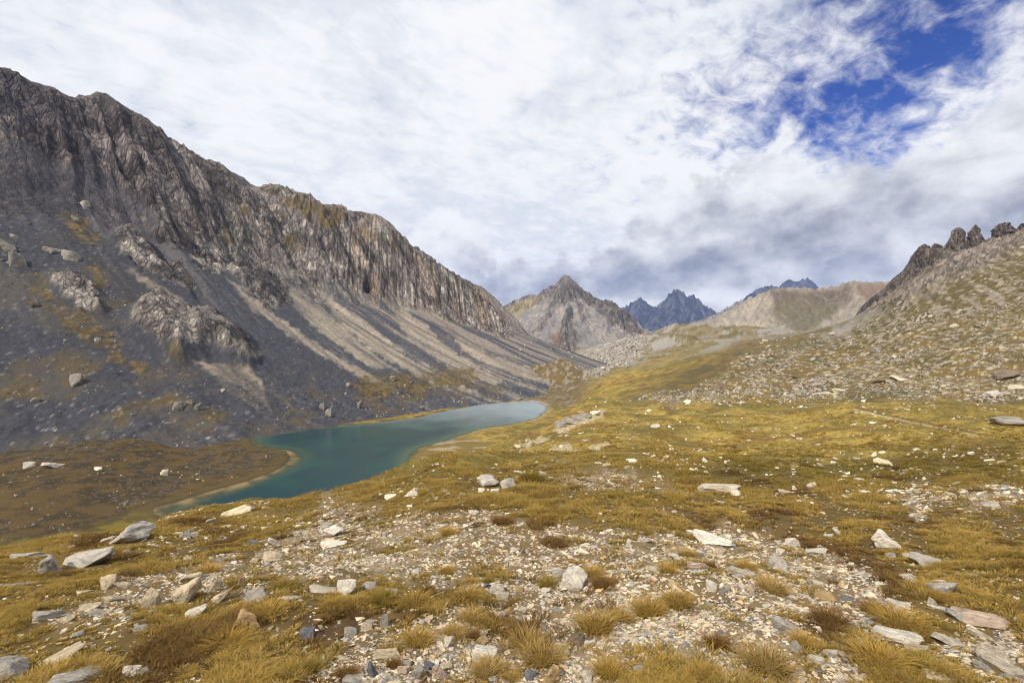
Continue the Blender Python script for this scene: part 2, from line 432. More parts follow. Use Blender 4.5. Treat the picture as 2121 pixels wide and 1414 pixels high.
def crags(X, Y, z):
    out = np.zeros(X.shape); b = (Y > 330) & (Y < 640) & (X / np.maximum(Y, 1) > 0.68) & (X / np.maximum(Y, 1) < 1.3)
    if b.any():
        x, y = X[b], Y[b]; px, py = proj(x, y, z[b])
        n = ridged(x / 16 + 0.4 * fbm(x / 20, y / 20, 2, 3), y / 16, 4, 63, 0.55)
        out[b] = pmask(px, py, UPPER, 12, 10, 40) * np.maximum(n - 0.55, 0) * 5.0
    return out


def ground_z(X, Y, cell=None):
    if cell is None: cell = np.maximum(Y, 1) * 0.003
    z = base_z(X, Y)
    d = lake_sd(X, Y)
    for px, _, Yk, h, ra, rb in KNOLL:
        xk = (px - CX) / F * Yk
        dx = (X - xk) / ra; dy = (Y - Yk) / rb
        rr = dx * dx + dy * dy
        z = z + h * np.exp(-rr) * (1 + 0.22 * fbm(X / 24, Y / 24, 3, 31))
    near = sstep(-d, 0, 60)
    z = z + crags(X, Y, z)
    md = sstep(Y, 35, 70) * sstep(Y, 420, 260) * sstep(X / np.maximum(Y, 1), 0.02, 0.14)
    z = z + md * (0.55 * fbm((X + 0.25 * Y) / 42, (Y - 0.25 * X) / 15, 3, 58) + 0.22 * fbm(X / 9, Y / 5, 2, 59)) * sstep(Y, 30, 110)
    z = z + bumps(X, Y, cell) * lerp(0.22, 1.0, near)
    # the bed and the bank of the lake
    bank = LAKE_Z + 0.10 * sstep(-d, 0, 3.0) + 0.045 * np.maximum(-d, 0) + 0.0012 * np.maximum(-d, 0) ** 2
    out = lerp(np.minimum(bank, np.maximum(z, LAKE_Z + 0.4)), z, sstep(-d, 6, 70))
    out = np.where(-d > 70, np.where((Y > 120) & (Y < 700), np.maximum(z, LAKE_Z + 0.4), z), out)
    bed = LAKE_Z - 0.05 - 0.10 * np.maximum(d, 0) - 0.006 * np.maximum(d, 0) ** 2
    return np.where(d > 0, np.maximum(bed, LAKE_Z - 14), out)


_e = np.linspace(1.38, 2.7, 150)[1:]
gt = np.concatenate([-_e[::-1], np.linspace(-1.38, 1.38, 1500), _e]); NT = len(gt)


def tcol(t): return np.interp(t, gt, np.arange(NT))


gl = np.concatenate([np.linspace(math.log(0.9), math.log(140), 640)[:-1], np.linspace(math.log(140), math.log(700), 400)[:-1], np.linspace(math.log(700), math.log(2600), 110)])
NL = len(gl)


def lrow(Y): return np.interp(np.log(np.maximum(Y, 0.9)), gl, np.arange(NL))

GT, GLn = np.meshgrid(gt, gl)
GYm = np.exp(GLn); GXm = GT * GYm
cell = np.maximum(GYm * (2.76 / 1500), GYm * np.gradient(gl)[:, None] * 0.45)
GZ = ground_z(GXm.ravel(), GYm.ravel(), cell.ravel()).reshape(GT.shape)


def gz(X, Y):
    """height of the built ground mesh"""
    X = np.asarray(X, float); Y = np.asarray(Y, float)
    i = np.clip(tcol(X / Y), 0, NT - 1.001); j = np.clip(lrow(Y), 0, NL - 1.001)
    i0 = i.astype(int); j0 = j.astype(int); fi = i - i0; fj = j - j0
    return (GZ[j0, i0] * (1 - fi) + GZ[j0, i0 + 1] * fi) * (1 - fj) + (GZ[j0 + 1, i0] * (1 - fi) + GZ[j0 + 1, i0 + 1] * fi) * fj


_rowpy = CY - F * GZ / GYm                              # photo row each ground vertex falls on
_runmin = np.minimum.accumulate(_rowpy, 0)              # highest row reached so far along a column
GVIS = _rowpy <= _runmin + 1.5                          # seen from the camera, not behind a crest


def ground_hit(px, py):
    """where the sight line through a photo pixel meets the ground"""
    i = int(np.clip(round(float(tcol((px - CX) / F))), 0, NT - 1))
    j = int(np.argmax(_runmin[:, i] <= py))
    if _runmin[j, i] > py: j = NL - 1
    Y = GYm[j, i]
    if j > 0:
        a, b = _runmin[j - 1, i], _runmin[j, i]
        if a > py >= b and a - b > 1e-6: Y = GYm[j - 1, i] + (GYm[j, i] - GYm[j - 1, i]) * (a - py) / (a - b)
    X = (px - CX) / F * Y
    return X, Y, float(gz(X, Y))


# ---- colour of the ground
PX, PY = proj(GXm, GYm, GZ)
GRAVEL = [[(420, 1200), (520, 1150), (600, 1090), (700, 1050), (800, 1075), (960, 1050), (1120, 1075), (1300, 1105), (1480, 1085), (1620, 1110), (1790, 1170), (1840, 1240), (1900, 1290), (1860, 1310), (1700, 1300), (1660, 1340),
           (1690, 1414), (1500, 1414), (1440, 1380), (1330, 1400), (1290, 1414), (700, 1430), (560, 1430), (690, 1360), (760, 1290), (900, 1300), (960, 1240), (880, 1215), (760, 1190), (640, 1195), (520, 1215)],
          [(100, 1290), (230, 1215), (360, 1170), (480, 1150), (560, 1200), (420, 1240), (300, 1260), (200, 1300)], [(1700, 1360), (1780, 1330), (1800, 1414), (1690, 1430)], [(1900, 1350), (2121, 1300), (2140, 1430), (1960, 1430)],
          [(1120, 985), (1260, 970), (1380, 1000), (1420, 1020), (1260, 1020)], [(560, 1110), (700, 1030), (820, 1060), (700, 1110)],
          [(1720, 1040), (1900, 1010), (2121, 1000), (2121, 1050), (1900, 1060)]]
SOIL = [[(560, 1290), (700, 1255), (900, 1275), (930, 1300), (760, 1330), (640, 1345)], [(380, 1350), (480, 1330), (560, 1370), (430, 1400)], [(1440, 1220), (1560, 1210), (1540, 1250), (1470, 1260)],
        [(650, 1330), (720, 1320), (760, 1414), (640, 1414)], [(1800, 1110), (1830, 1330), (1700, 1360), (1660, 1300)]]
SCAR = [[(1126, 964), (1136, 932), (1165, 918), (1190, 924), (1180, 946), (1162, 966)], [(1078, 920), (1120, 903), (1140, 907), (1102, 927)], [(1180, 948), (1250, 912), (1266, 918), (1204, 957)], [(1150, 885), (1200, 866), (1250, 850), (1255, 860), (1200, 880), (1165, 892)]]
ROCKF = [(1330, 824), (1420, 800), (1500, 760), (1560, 740), (1640, 700), (1760, 690), (1860, 650), (1990, 640), (2200, 560), (2200, 830), (2000, 822), (1850, 812), (1700, 816), (1560, 822), (1450, 826)]
DARKG = [[(1420, 985), (1500, 945), (1750, 930), (2121, 905), (2121, 1000), (1800, 995), (1600, 1010)], [(970, 972), (1060, 925), (1120, 925), (1130, 960), (1050, 972)], [(1200, 962), (1330, 915), (1480, 925), (1420, 960)],
         [(1500, 700), (1700, 650), (1850, 590), (2121, 500), (2121, 560), (1900, 640), (1700, 700)]]


def ground_colour():
    X, Y = GXm, GYm
    d = lake_sd(X.ravel(), Y.ravel()).reshape(X.shape)
    L = np.maximum(Y, 1.0)
    n1 = fbm(X / 40, Y / 40, 4, 1); n2 = fbm(X / 9, Y / 9, 4, 2); n3 = fbm(X / 1.6, Y / 1.6, 3, 3)
    # pattern as fine as the view resolves
    n4 = np.zeros(X.shape); lam = 0.25
    for k in range(9):
        w = np.exp(-((np.log(L * 0.0095 / lam)) / 0.8) ** 2); s = w > 0.02
        v = np.zeros(X.shape); v[s] = perlin(X[s] / lam, Y[s] / lam, 300 + k); n4 += w * v; lam *= 2
    gold = c3(0.275, 0.195, 0.046); olive = c3(0.125, 0.102, 0.022); rust = c3(0.150, 0.082, 0.022)
    c = cmix(gold, olive, sstep(n1 + 0.8 * n2 + 0.5 * n3 + 0.35 * n4, -0.45, 0.75))
    c = cmix(c, rust, 0.75 * sstep(n2 - n1 * 0.6 + 0.4 * n3, 0.15, 0.8))
    dark = np.zeros(X.shape)
    for p in DARKG: dark = np.maximum(dark, pmask(PX, PY, p, 14, 12, 60))
    dark *= GVIS
    c = cmix(c, c3(0.085, 0.066, 0.017), dark * 0.6 * sstep(n2 + n3 * 0.5 + 0.4, -0.4, 0.5))
    near = sstep(Y, 30, 6)
    c = cmix(c, c3(0.095, 0.058, 0.022), near * 0.75)
    c = c * (1 + 0.42 * n4)[..., None]
    grav = np.zeros(X.shape)
    for p in GRAVEL: grav = np.maximum(grav, pmask(PX, PY, p, 18, 22, 55))
    grav = grav * (Y < 40) * GVIS
    grav = np.clip(grav * (0.92 + 0.75 * fbm(X / 0.55, Y / 0.55, 3, 14)), 0, 1)
    c = cmix(c, cmix(c3(0.17, 0.118, 0.060), c3(0.31, 0.245, 0.155), sstep(n4 + n3 * 0.4, -0.2, 0.7)), grav)
    soil = np.zeros(X.shape)
    for p in SOIL: soil = np.maximum(soil, pmask(PX, PY, p, 14, 18, 40))
    soil *= (Y < 12)
    soil = np.clip(soil * (0.55 + 1.2 * fbm(X / 0.35, Y / 0.35, 3, 15)), 0, 1)
    c = cmix(c, c3(0.065, 0.036, 0.018) * 1.0, soil * 0.85)
    # pale scars and stones on the green rise
    sc = np.zeros(X.shape)
    for p in SCAR: sc = np.maximum(sc, pmask(PX, PY, p, 5, 8, 18))
    sc *= (Y > 40) & (Y < 220) & GVIS
    c = cmix(c, c3(0.40, 0.33, 0.215), np.clip(sc * (0.85 + 0.6 * n4), 0, 0.95))
    # boulder field on the right slope
    rf = pmask(PX, PY, ROCKF, 16, 22, 80) * GVIS * (Y > 150)
    st = sstep(n4 + 0.45 * n2 + 0.35 * fbm(X / 25, Y / 25, 3, 77), 0.0, 0.45)
    c = cmix(c, cmix(c3(0.22, 0.205, 0.18), c3(0.46, 0.42, 0.36), sstep(n4, 0.2, 0.9)), np.clip(rf * st * 0.62, 0, 1))
    rs = pmask(PX, PY, [(1500, 700), (1760, 650), (1900, 590), (2200, 420), (2200, 845), (1500, 830), (1300, 830)], 30, 20, 80) * (Y > 150)
    c = cmix(c, cmix(c3(0.114, 0.080, 0.030), c3(0.074, 0.056, 0.026), sstep(n2 + 0.5 * n1 + 0.3 * n4, -0.5, 0.4)), rs * (1 - rf * st) * 0.85)
    # upper right slope: pale grey scree under the towers, streaked grass below
    up = pmask(PX, PY, [(1690, 705), (1790, 640), (1890, 530), (2000, 480), (2200, 380), (2200, 470), (2121, 520), (2010, 580), (1900, 622), (1800, 668), (1720, 706)], 6, 9, 40) * (Y > 300)
    uc = cmix(c3(0.27, 0.245, 0.215), c3(0.175, 0.145, 0.118), sstep(n4 + n2 + (PX - 1900) / 160, -0.4, 0.7))
    uc = cmix(uc, c3(0.11, 0.088, 0.045), sstep(fbm((X + Y) / 30, (X - Y) / 9, 4, 57) + (PX - 2050) / 300, 0.15, 0.5) * 0.7)
    c = cmix(c, uc, up * 0.95)
    cr = np.zeros(X.shape); cb = (Y > 330) & (Y < 640) & (PX > 1740) & (PX < 2300)
    cr[cb] = crags(X[cb], Y[cb], base_z(X[cb], Y[cb]))
    c = cmix(c, cmix(c3(0.085, 0.070, 0.064), c3(0.215, 0.178, 0.150), sstep(n4 + n2 * 0.5 + 0.6 * fbm(X / 3, Y / 3, 3, 83), -0.4, 0.7)), sstep(cr, 0.3, 1.2) * 0.95)
    sl = pmask(PX, PY, [(1560, 745), (1700, 700), (1900, 610), (2121, 500), (2200, 640), (2000, 660), (1850, 690), (1700, 730)], 20, 25, 90) * (Y > 250)
    stk = fbm((X * 0.55 + Y * 0.83) / 70, (X * 0.83 - Y * 0.55) / 7, 4, 55)
    c = cmix(c, c3(0.095, 0.077, 0.030), sl * 0.7)
    c = cmix(c, c3(0.215, 0.182, 0.137), sl * sstep(stk + 0.7 * n4 + 0.3 * n2, -0.05, 0.45) * 0.85)
    c = c * (1 + (np.maximum(sl, up) * 0.5 * n4))[..., None]
    # far floor: greyer, with pale patches
    far = sstep(Y + 60 * n1, 430, 760)
    fp = fbm(X / 90, Y / 60, 4, 91)
    c = cmix(c, cmix(c3(0.180, 0.148, 0.088), c3(0.112, 0.092, 0.040), sstep(n1 + n2 * 0.6, -0.3, 0.5)), far * 0.85)
    c = cmix(c, c3(0.27, 0.255, 0.235), far * sstep(fp + 0.4 * n2 + 0.3 * n4, 0.02, 0.35) * 0.85)
    ap = pmask(PX, PY, [(1195, 790), (1190, 740), (1240, 700), (1330, 690), (1345, 715), (1310, 750), (1260, 770), (1215, 785)], 8, 10, 30) * (Y > 560)
    c = cmix(c, cmix(c3(0.20, 0.18, 0.15), c3(0.40, 0.36, 0.31), sstep(n4, -0.1, 0.6)), ap * 0.9)
    kn = sstep(PX + 26 * n2 + 20 * n1, 1238, 1190) * sstep(Y + 30 * n1, 430, 480) * (Y < 900) * (PY > 715)
    ks = fbm(X / 17, Y / 17, 4, 37)
    kc = cmix(cmix(c3(0.135, 0.092, 0.034), c3(0.10, 0.075, 0.030), sstep(n2, -.4, .4)), c3(0.235, 0.21, 0.18), sstep(0.5 * ks + 1.1 * n4 + 0.5 * n2, 0.0, 0.7) * 0.8)
    c = cmix(c, kc, kn)
    # left of the lake: dark stony turf; mud flats; green flats
    lf = (PX < 620) & (Y > 110) & (Y < 420)
    c = np.where(lf[..., None], cmix(cmix(c3(0.086, 0.056, 0.020), c3(0.044, 0.032, 0.015), sstep(n2 + 0.4 * n1 + 0.3 * n4, -0.35, 0.4)), c3(0.20, 0.185, 0.17), sstep(n4 * 1.5 + 0.4 * n2 + 0.5 * n1, 0.65, 1.2) * 0.32), c)
    gf = pmask(PX, PY, [(-200, 1180), (0, 1128), (150, 1100), (300, 1066), (330, 1050), (330, 1100), (260, 1130), (-200, 1220)], 10, 10, 60) * (Y > 90)
    c = cmix(c, cmix(c3(0.150, 0.118, 0.020), c3(0.085, 0.062, 0.016), sstep(n2 + 0.6 * fbm((X - 0.5 * Y) / 40, (Y + 0.5 * X) / 4, 3, 19), 0.0, 0.5)), gf * 0.95)
    rim = sstep(-d, 9, 3) * (d < 0) * sstep(X, 20, -40)
    c = cmix(c, c3(0.098, 0.074, 0.024), rim * 0.7 * (0.6 + 0.5 * n2))
    wet = sstep(-d, 3.2, 1.2) * sstep(-d, -0.5, 0.8)
    c = cmix(c, c3(0.05, 0.036, 0.018), wet * 0.75 * (X < 0) * (0.6 + 0.6 * n2))
    mud = pmask(PX, PY, [(862, 938), (900, 920), (960, 905), (1024, 920), (1010, 945), (960, 960), (900, 975), (868, 978)], 5, 8, 30) * (Y > 150)
    c = cmix(c, cmix(c3(0.160, 0.112, 0.032), c3(0.32, 0.27, 0.20), sstep(fbm(X / 26, Y / 9, 4, 8), 0.2, 0.5) * 0.8), mud * 0.85)
    pale = sstep(-d, 7, 0.5) * (d < 0) * sstep(X, -50, -20) * sstep(n2 + 0.3 * n4, -0.2, 0.3)
    c = cmix(c, c3(0.36, 0.31, 0.23), pale * 0.7)
    c = np.where((d > 0)[..., None], cmix(cmix(c3(0.30, 0.21, 0.10), c3(0.10, 0.08, 0.04), 0.5 + 0.5 * np.clip(n2 * 2, -1, 1)), c3(0.05, 0.12, 0.09), sstep(d, 2, 12)), c)
    # two wheel tracks on the far right of the plateau
    for off in (0, 4.5):
        ld = line_d(PX, PY, [(1770, 843 + off), (1830, 858 + off), (1900, 872 + off), (1980, 888 + off), (2060, 905 + off * 1.3), (2160, 925 + off * 1.5)])
        c = cmix(c, c3(0.055, 0.042, 0.016) if off == 0 else c3(0.36, 0.30, 0.18), sstep(ld, 2.2, 0.8) * (Y > 60) * (Y < 300) * 0.8)
    return np.clip(c, 0.012, 0.75), grav, soil, d, sc


GCOL, GRAV, SOILM, LAKED, SCARM = ground_colour()


def build_ground():
    V = np.stack([GXm, GYm, GZ], -1).reshape(-1, 3)
    # rest of the sheet round behind the camera, coarse
    a0 = math.atan(2.62)
    az = np.concatenate([[math.atan(2.2), math.atan(2.45)], np.linspace(a0, 2 * math.pi - a0, 86), [2 * math.pi - math.atan(2.45), 2 * math.pi - math.atan(2.2)]])
    rr = np.exp(np.linspace(math.log(0.9), math.log(4200), 120))
    A, RR = np.meshgrid(az, rr)
    w = np.clip((A - a0) / (2 * math.pi - 2 * a0), 0, 1); Ye = RR * math.cos(a0)
    zr = gz(2.62 * Ye, np.maximum(Ye, 0.9)); zl = gz(-2.62 * Ye, np.maximum(Ye, 0.9))
    Z = lerp(zr, zl, w * w * (3 - 2 * w)) + np.sin(w * np.pi) * RR * 0.12 * np.exp(-RR / 400) - 0.015
    # tucked well under the front sheet where the two overlap
    for q, dp in ((0, 0.6), (1, 0.25), (-1, 0.6), (-2, 0.25)):
        Yq = RR[:, q] * math.cos(az[q]); Z[:, q] = gz(np.tan(az[q]) * Yq, np.maximum(Yq, 0.9)) - dp - 0.02 * RR[:, q]
    V2 = np.stack([RR * np.sin(A), RR * np.cos(A), Z], -1).reshape(-1, 3)
    core_r = np.array([[0, 0, -1.72]])
    c2 = cmix(c3(0.20, 0.13, 0.035), c3(0.12, 0.09, 0.03), sstep(fbm(V2[:, 0] / 12, V2[:, 1] / 12, 4, 4), -.4, .6))
    q1 = quads(NL, NT); q2 = quads(120, 90, len(V))[:, ::-1]
    n0 = len(V); n1_ = len(V2)
    fan = [[n0 + n1_, n0 + k + 1, n0 + k] for k in range(89)] + [[n0 + n1_, k, k + 1] for k in range(0, NT - 1)]
    loops = np.concatenate([q1.ravel(), q2.ravel(), np.array(fan).ravel()])
    counts = np.concatenate([np.full(len(q1) + len(q2), 4), np.full(len(fan), 3)])
    col = np.concatenate([GCOL.reshape(-1, 3), c2, c3(0.2, 0.13, 0.04)[None]])
    m = surface_mat('turf_and_stone', scale=9.0, var=0.30, bump=0.5, scale2=70, bdist=0.03)
    me = raw_mesh('ground', np.concatenate([V, V2, core_r]), loops, counts, m, col)
    return link('ground', me, kind='structure')


build_ground()


# ---------------------------------------------------------------- the lake
def build_lake():
    xs = np.arange(SHORE_F[:, 0].min() - 4, SHORE_F[:, 0].max() + 4, 1.2); ys = np.arange(SHORE_F[:, 1].min() - 4, SHORE_F[:, 1].max() + 4, 1.6)
    X, Y = np.meshgrid(xs, ys)
    d = lake_sd(X.ravel(), Y.ravel()).reshape(X.shape)
    ok = d > -3.0
    q = quads(*X.shape); keep = ok.ravel()[q].all(1); q = q[keep]
    used = np.unique(q); mp = np.full(X.size, -1); mp[used] = np.arange(len(used))
    V = np.stack([X, Y, np.full(X.shape, LAKE_Z)], -1).reshape(-1, 3)[used]
    dd = d.ravel()[used]
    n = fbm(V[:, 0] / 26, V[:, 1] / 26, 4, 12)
    shoal = np.exp(-((V[:, 0] + 118) / 16) ** 2 - ((V[:, 1] - 236) / 30) ** 2) * 0.9 + np.exp(-((V[:, 0] + 84) / 26) ** 2 - ((V[:, 1] - 318) / 14) ** 2) * 0.5
    deep = sstep(dd, 1.0, 14.0) * (1 - 0.62 * shoal)
    c = cmix(c3(0.050, 0.095, 0.055), c3(0.004, 0.040, 0.048), deep)
    far_sheen = sstep(V[:, 1] + 14 * n, 315, 450)  # paler towards the far end: sky reflection put into the water colour
    c = cmix(c, c3(0.010, 0.075, 0.060), sstep(n, -0.2, 0.6) * 0.55 * deep)
    flat_ = np.clip(np.exp(-((V[:, 0] + 124) / 22) ** 2 - ((V[:, 1] - 235) / 24) ** 2) + np.exp(-((V[:, 0] + 112) / 22) ** 2 - ((V[:, 1] - 174) / 26) ** 2) + 0.5 * np.exp(-((V[:, 0] + 150) / 60) ** 2 - ((V[:, 1] - 205) / 22) ** 2), 0, 1)
    c = cmix(c, c3(0.27, 0.34, 0.37), far_sheen * 0.9)
    alpha = sstep(dd + 1.5 * n, -0.5, 2.6 + 14.0 * flat_)
    m = bpy.data.materials.new('lake_water'); m.use_nodes = True
    g = NG(m.node_tree)
    at = g.n('ShaderNodeAttribute', attribute_name='col'); aa = g.n('ShaderNodeAttribute', attribute_name='clear')
    b = g.n('ShaderNodeBsdfPrincipled'); g.put(b.inputs['Base Color'], at.outputs['Color'])
    b.inputs['Roughness'].default_value = 0.17; b.inputs['IOR'].default_value = 1.42
    tc = g.n('ShaderNodeTexCoord'); mp_ = g.n('ShaderNodeMapping'); g.put(mp_.inputs[0], tc.outputs['Object']); mp_.inputs['Scale'].default_value = (1, 1.6, 1)
    w = g.noise(mp_.outputs[0], 0.9, 4, 0.6, 0.4)
    bp = g.n('ShaderNodeBump'); bp.inputs['Strength'].default_value = 0.6; bp.inputs['Distance'].default_value = 0.16; g.put(bp.inputs['Height'], w)
    g.put(b.inputs['Normal'], bp.outputs[0])
    g.put(b.inputs['Alpha'], aa.outputs['Fac'])
    out = g.n('ShaderNodeOutputMaterial'); g.put(out.inputs[0], b.outputs[0])
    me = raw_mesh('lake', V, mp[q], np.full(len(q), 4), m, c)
    a = me.attributes.new('clear', 'FLOAT', 'POINT'); a.data.foreach_set('value', (0.12 + 0.88 * alpha).astype(np.float32))
    return link('lake', me, kind='structure')


build_lake()
# ---------------------------------------------------------------- the long dark mountain above the lake
RA = np.array([0.475, 0.880]); RB = np.array([0.880, -0.475])      # along the ridge, down the slope (plan)
CREST = [(-1600, -190, 235), (-700, -60, 345), (-450, 30, 395), (-250, 80, 450), (-100, 118, 495), (0, 145, 520), (60, 173, 532), (110, 193, 545), (140, 205, 556), (154, 211, 560), (159, 199, 561), (166, 195, 562), (171, 201, 563), (184, 198, 566),
         (198, 191, 570), (206, 195, 573), (240, 222, 585), (288, 250, 600), (330, 284, 617), (370, 308, 630), (420, 334, 650), (463, 354, 666), (478, 362, 671), (495, 380, 676), (500, 390, 680), (512, 391, 685),
         (530, 388, 691), (545, 383, 697), (560, 381, 703), (580, 390, 712), (600, 396, 720), (620, 400, 728), (632, 411, 733), (650, 419, 741), (665, 424, 747), (690, 423, 758), (697, 430, 762), (720, 438, 772),
         (745, 438, 786), (770, 445, 800), (784, 452, 808), (800, 475, 818), (822, 494, 832), (845, 511, 845), (880, 535, 868), (920, 561, 894), (960, 583, 922), (985, 594, 940), (1002, 610, 955), (1020, 628, 972),
         (1036, 645, 995), (1046, 664, 1015), (1056, 684, 1040), (1064, 700, 1060), (1080, 712, 1075), (1110, 722, 1080), (1160, 735, 1080), (1230, 760, 1085), (1300, 790, 1090)]
_c = np.array(CREST, float); _cx = (_c[:, 0] - CX) / F * _c[:, 2]
CA = _cx * RA[0] + _c[:, 2] * RA[1]; CB = _cx * RB[0] + _c[:, 2] * RB[1]; CZ = (CY - _c[:, 1]) / F * _c[:, 2]
_o = np.argsort(CA); CA, CB, CZ = CA[_o], CB[_o], CZ[_o]
TOE_Z = -61.5
TOE_A = [-150, 0, 92, 140, 180, 258, 362, 500, 700, 1100]; TOE_V = [-395, -375, -338, -300, -276, -262, -243, -192, -165, -150]

ROCKL = [  # bare rock on the flank, outlined on the photo
    [(-60, 120), (0, 140), (60, 170), (150, 210), (165, 240), (160, 290), (185, 340), (165, 350), (120, 335), (60, 300), (0, 285), (-60, 260)],
    [(150, 205), (200, 185), (300, 250), (480, 355), (500, 390), (480, 440), (430, 470), (370, 470), (330, 440), (290, 400), (240, 370), (200, 340), (165, 290), (150, 240)],
    [(330, 440), (420, 460), (490, 390), (560, 380), (700, 425), (780, 450), (1000, 605), (1064, 690), (1058, 702), (1000, 685), (950, 668), (900, 650), (875, 630), (862, 640), (800, 600), (790, 622), (760, 610), (735, 610),
     (690, 580), (670, 560), (655, 590), (662, 630), (640, 610), (600, 560), (580, 520), (556, 515), (575, 560), (600, 600), (597, 625), (550, 640), (520, 610), (470, 560), (455, 575), (400, 540), (385, 520), (320, 480)],
    [(235, 490), (270, 480), (330, 530), (375, 545), (405, 600), (395, 615), (340, 590), (290, 560), (240, 520)],
    [(300, 640), (330, 625), (380, 650), (450, 665), (505, 705), (525, 740), (515, 755), (480, 750), (440, 720), (400, 735), (370, 745), (330, 720), (280, 690), (270, 660)],
    [(100, 575), (150, 570), (200, 600), (210, 650), (170, 650), (120, 610)],
]
GRASSL = [[(60, 560), (85, 570), (120, 630), (200, 650), (230, 690), (260, 740), (310, 760), (350, 775), (300, 785), (240, 745), (200, 720), (140, 690), (90, 640)], [(180, 535), (205, 540), (225, 600), (190, 580)],
          [(560, 400), (640, 410), (690, 430), (720, 455), (690, 465), (640, 460), (600, 430)], [(495, 420), (515, 430), (510, 450), (500, 440)], [(400, 440), (425, 450), (418, 458), (402, 455)], [(595, 485), (620, 475), (615, 512), (590, 512)],
          [(740, 470), (790, 490), (800, 500), (750, 485)], [(850, 530), (920, 575), (960, 600), (900, 575)], [(470, 465), (480, 500), (470, 520), (462, 480)], [(130, 440), (170, 455), (210, 500), (180, 510), (140, 480)],
          [(350, 690), (375, 740), (380, 765), (355, 730)], [(870, 770), (960, 760), (1010, 790), (940, 805), (860, 790)], [(720, 790), (830, 770), (900, 800), (880, 830), (740, 830)]]
LIGHTS = [[(555, 512), (585, 545), (600, 590), (680, 650), (790, 745), (830, 770), (760, 755), (640, 670), (590, 600), (560, 545)], [(470, 575), (520, 615), (600, 675), (720, 750), (820, 800), (760, 790), (620, 710), (510, 630)],
          [(260, 550), (330, 590), (420, 650), (540, 730), (530, 745), (400, 650), (300, 590)], [(395, 745), (470, 755), (520, 755), (545, 800), (560, 850), (500, 800), (430, 770)],
          [(660, 590), (700, 630), (850, 740), (1000, 820), (900, 800), (760, 720), (690, 650)], [(805, 605), (850, 650), (930, 720), (1060, 800), (960, 780), (840, 700), (815, 640)], [(930, 690), (1030, 740), (1180, 790), (1100, 790), (980, 740)]]
DARKS = [[(590, 620), (620, 640), (650, 680), (610, 670)], [(740, 630), (780, 660), (850, 720), (800, 700), (760, 660)], [(890, 665), (960, 720), (1010, 760), (960, 745), (900, 700)],
         [(560, 640), (640, 720), (760, 790), (820, 800), (700, 830), (600, 820), (530, 740)], [(-60, 290), (0, 295), (110, 345), (170, 400), (250, 440), (180, 430), (90, 420), (-60, 420)], [(170, 350), (190, 345), (230, 420), (330, 500), (300, 490), (210, 420)],
         [(-60, 640), (60, 670), (200, 740), (330, 800), (200, 780), (60, 730), (-60, 700)]]


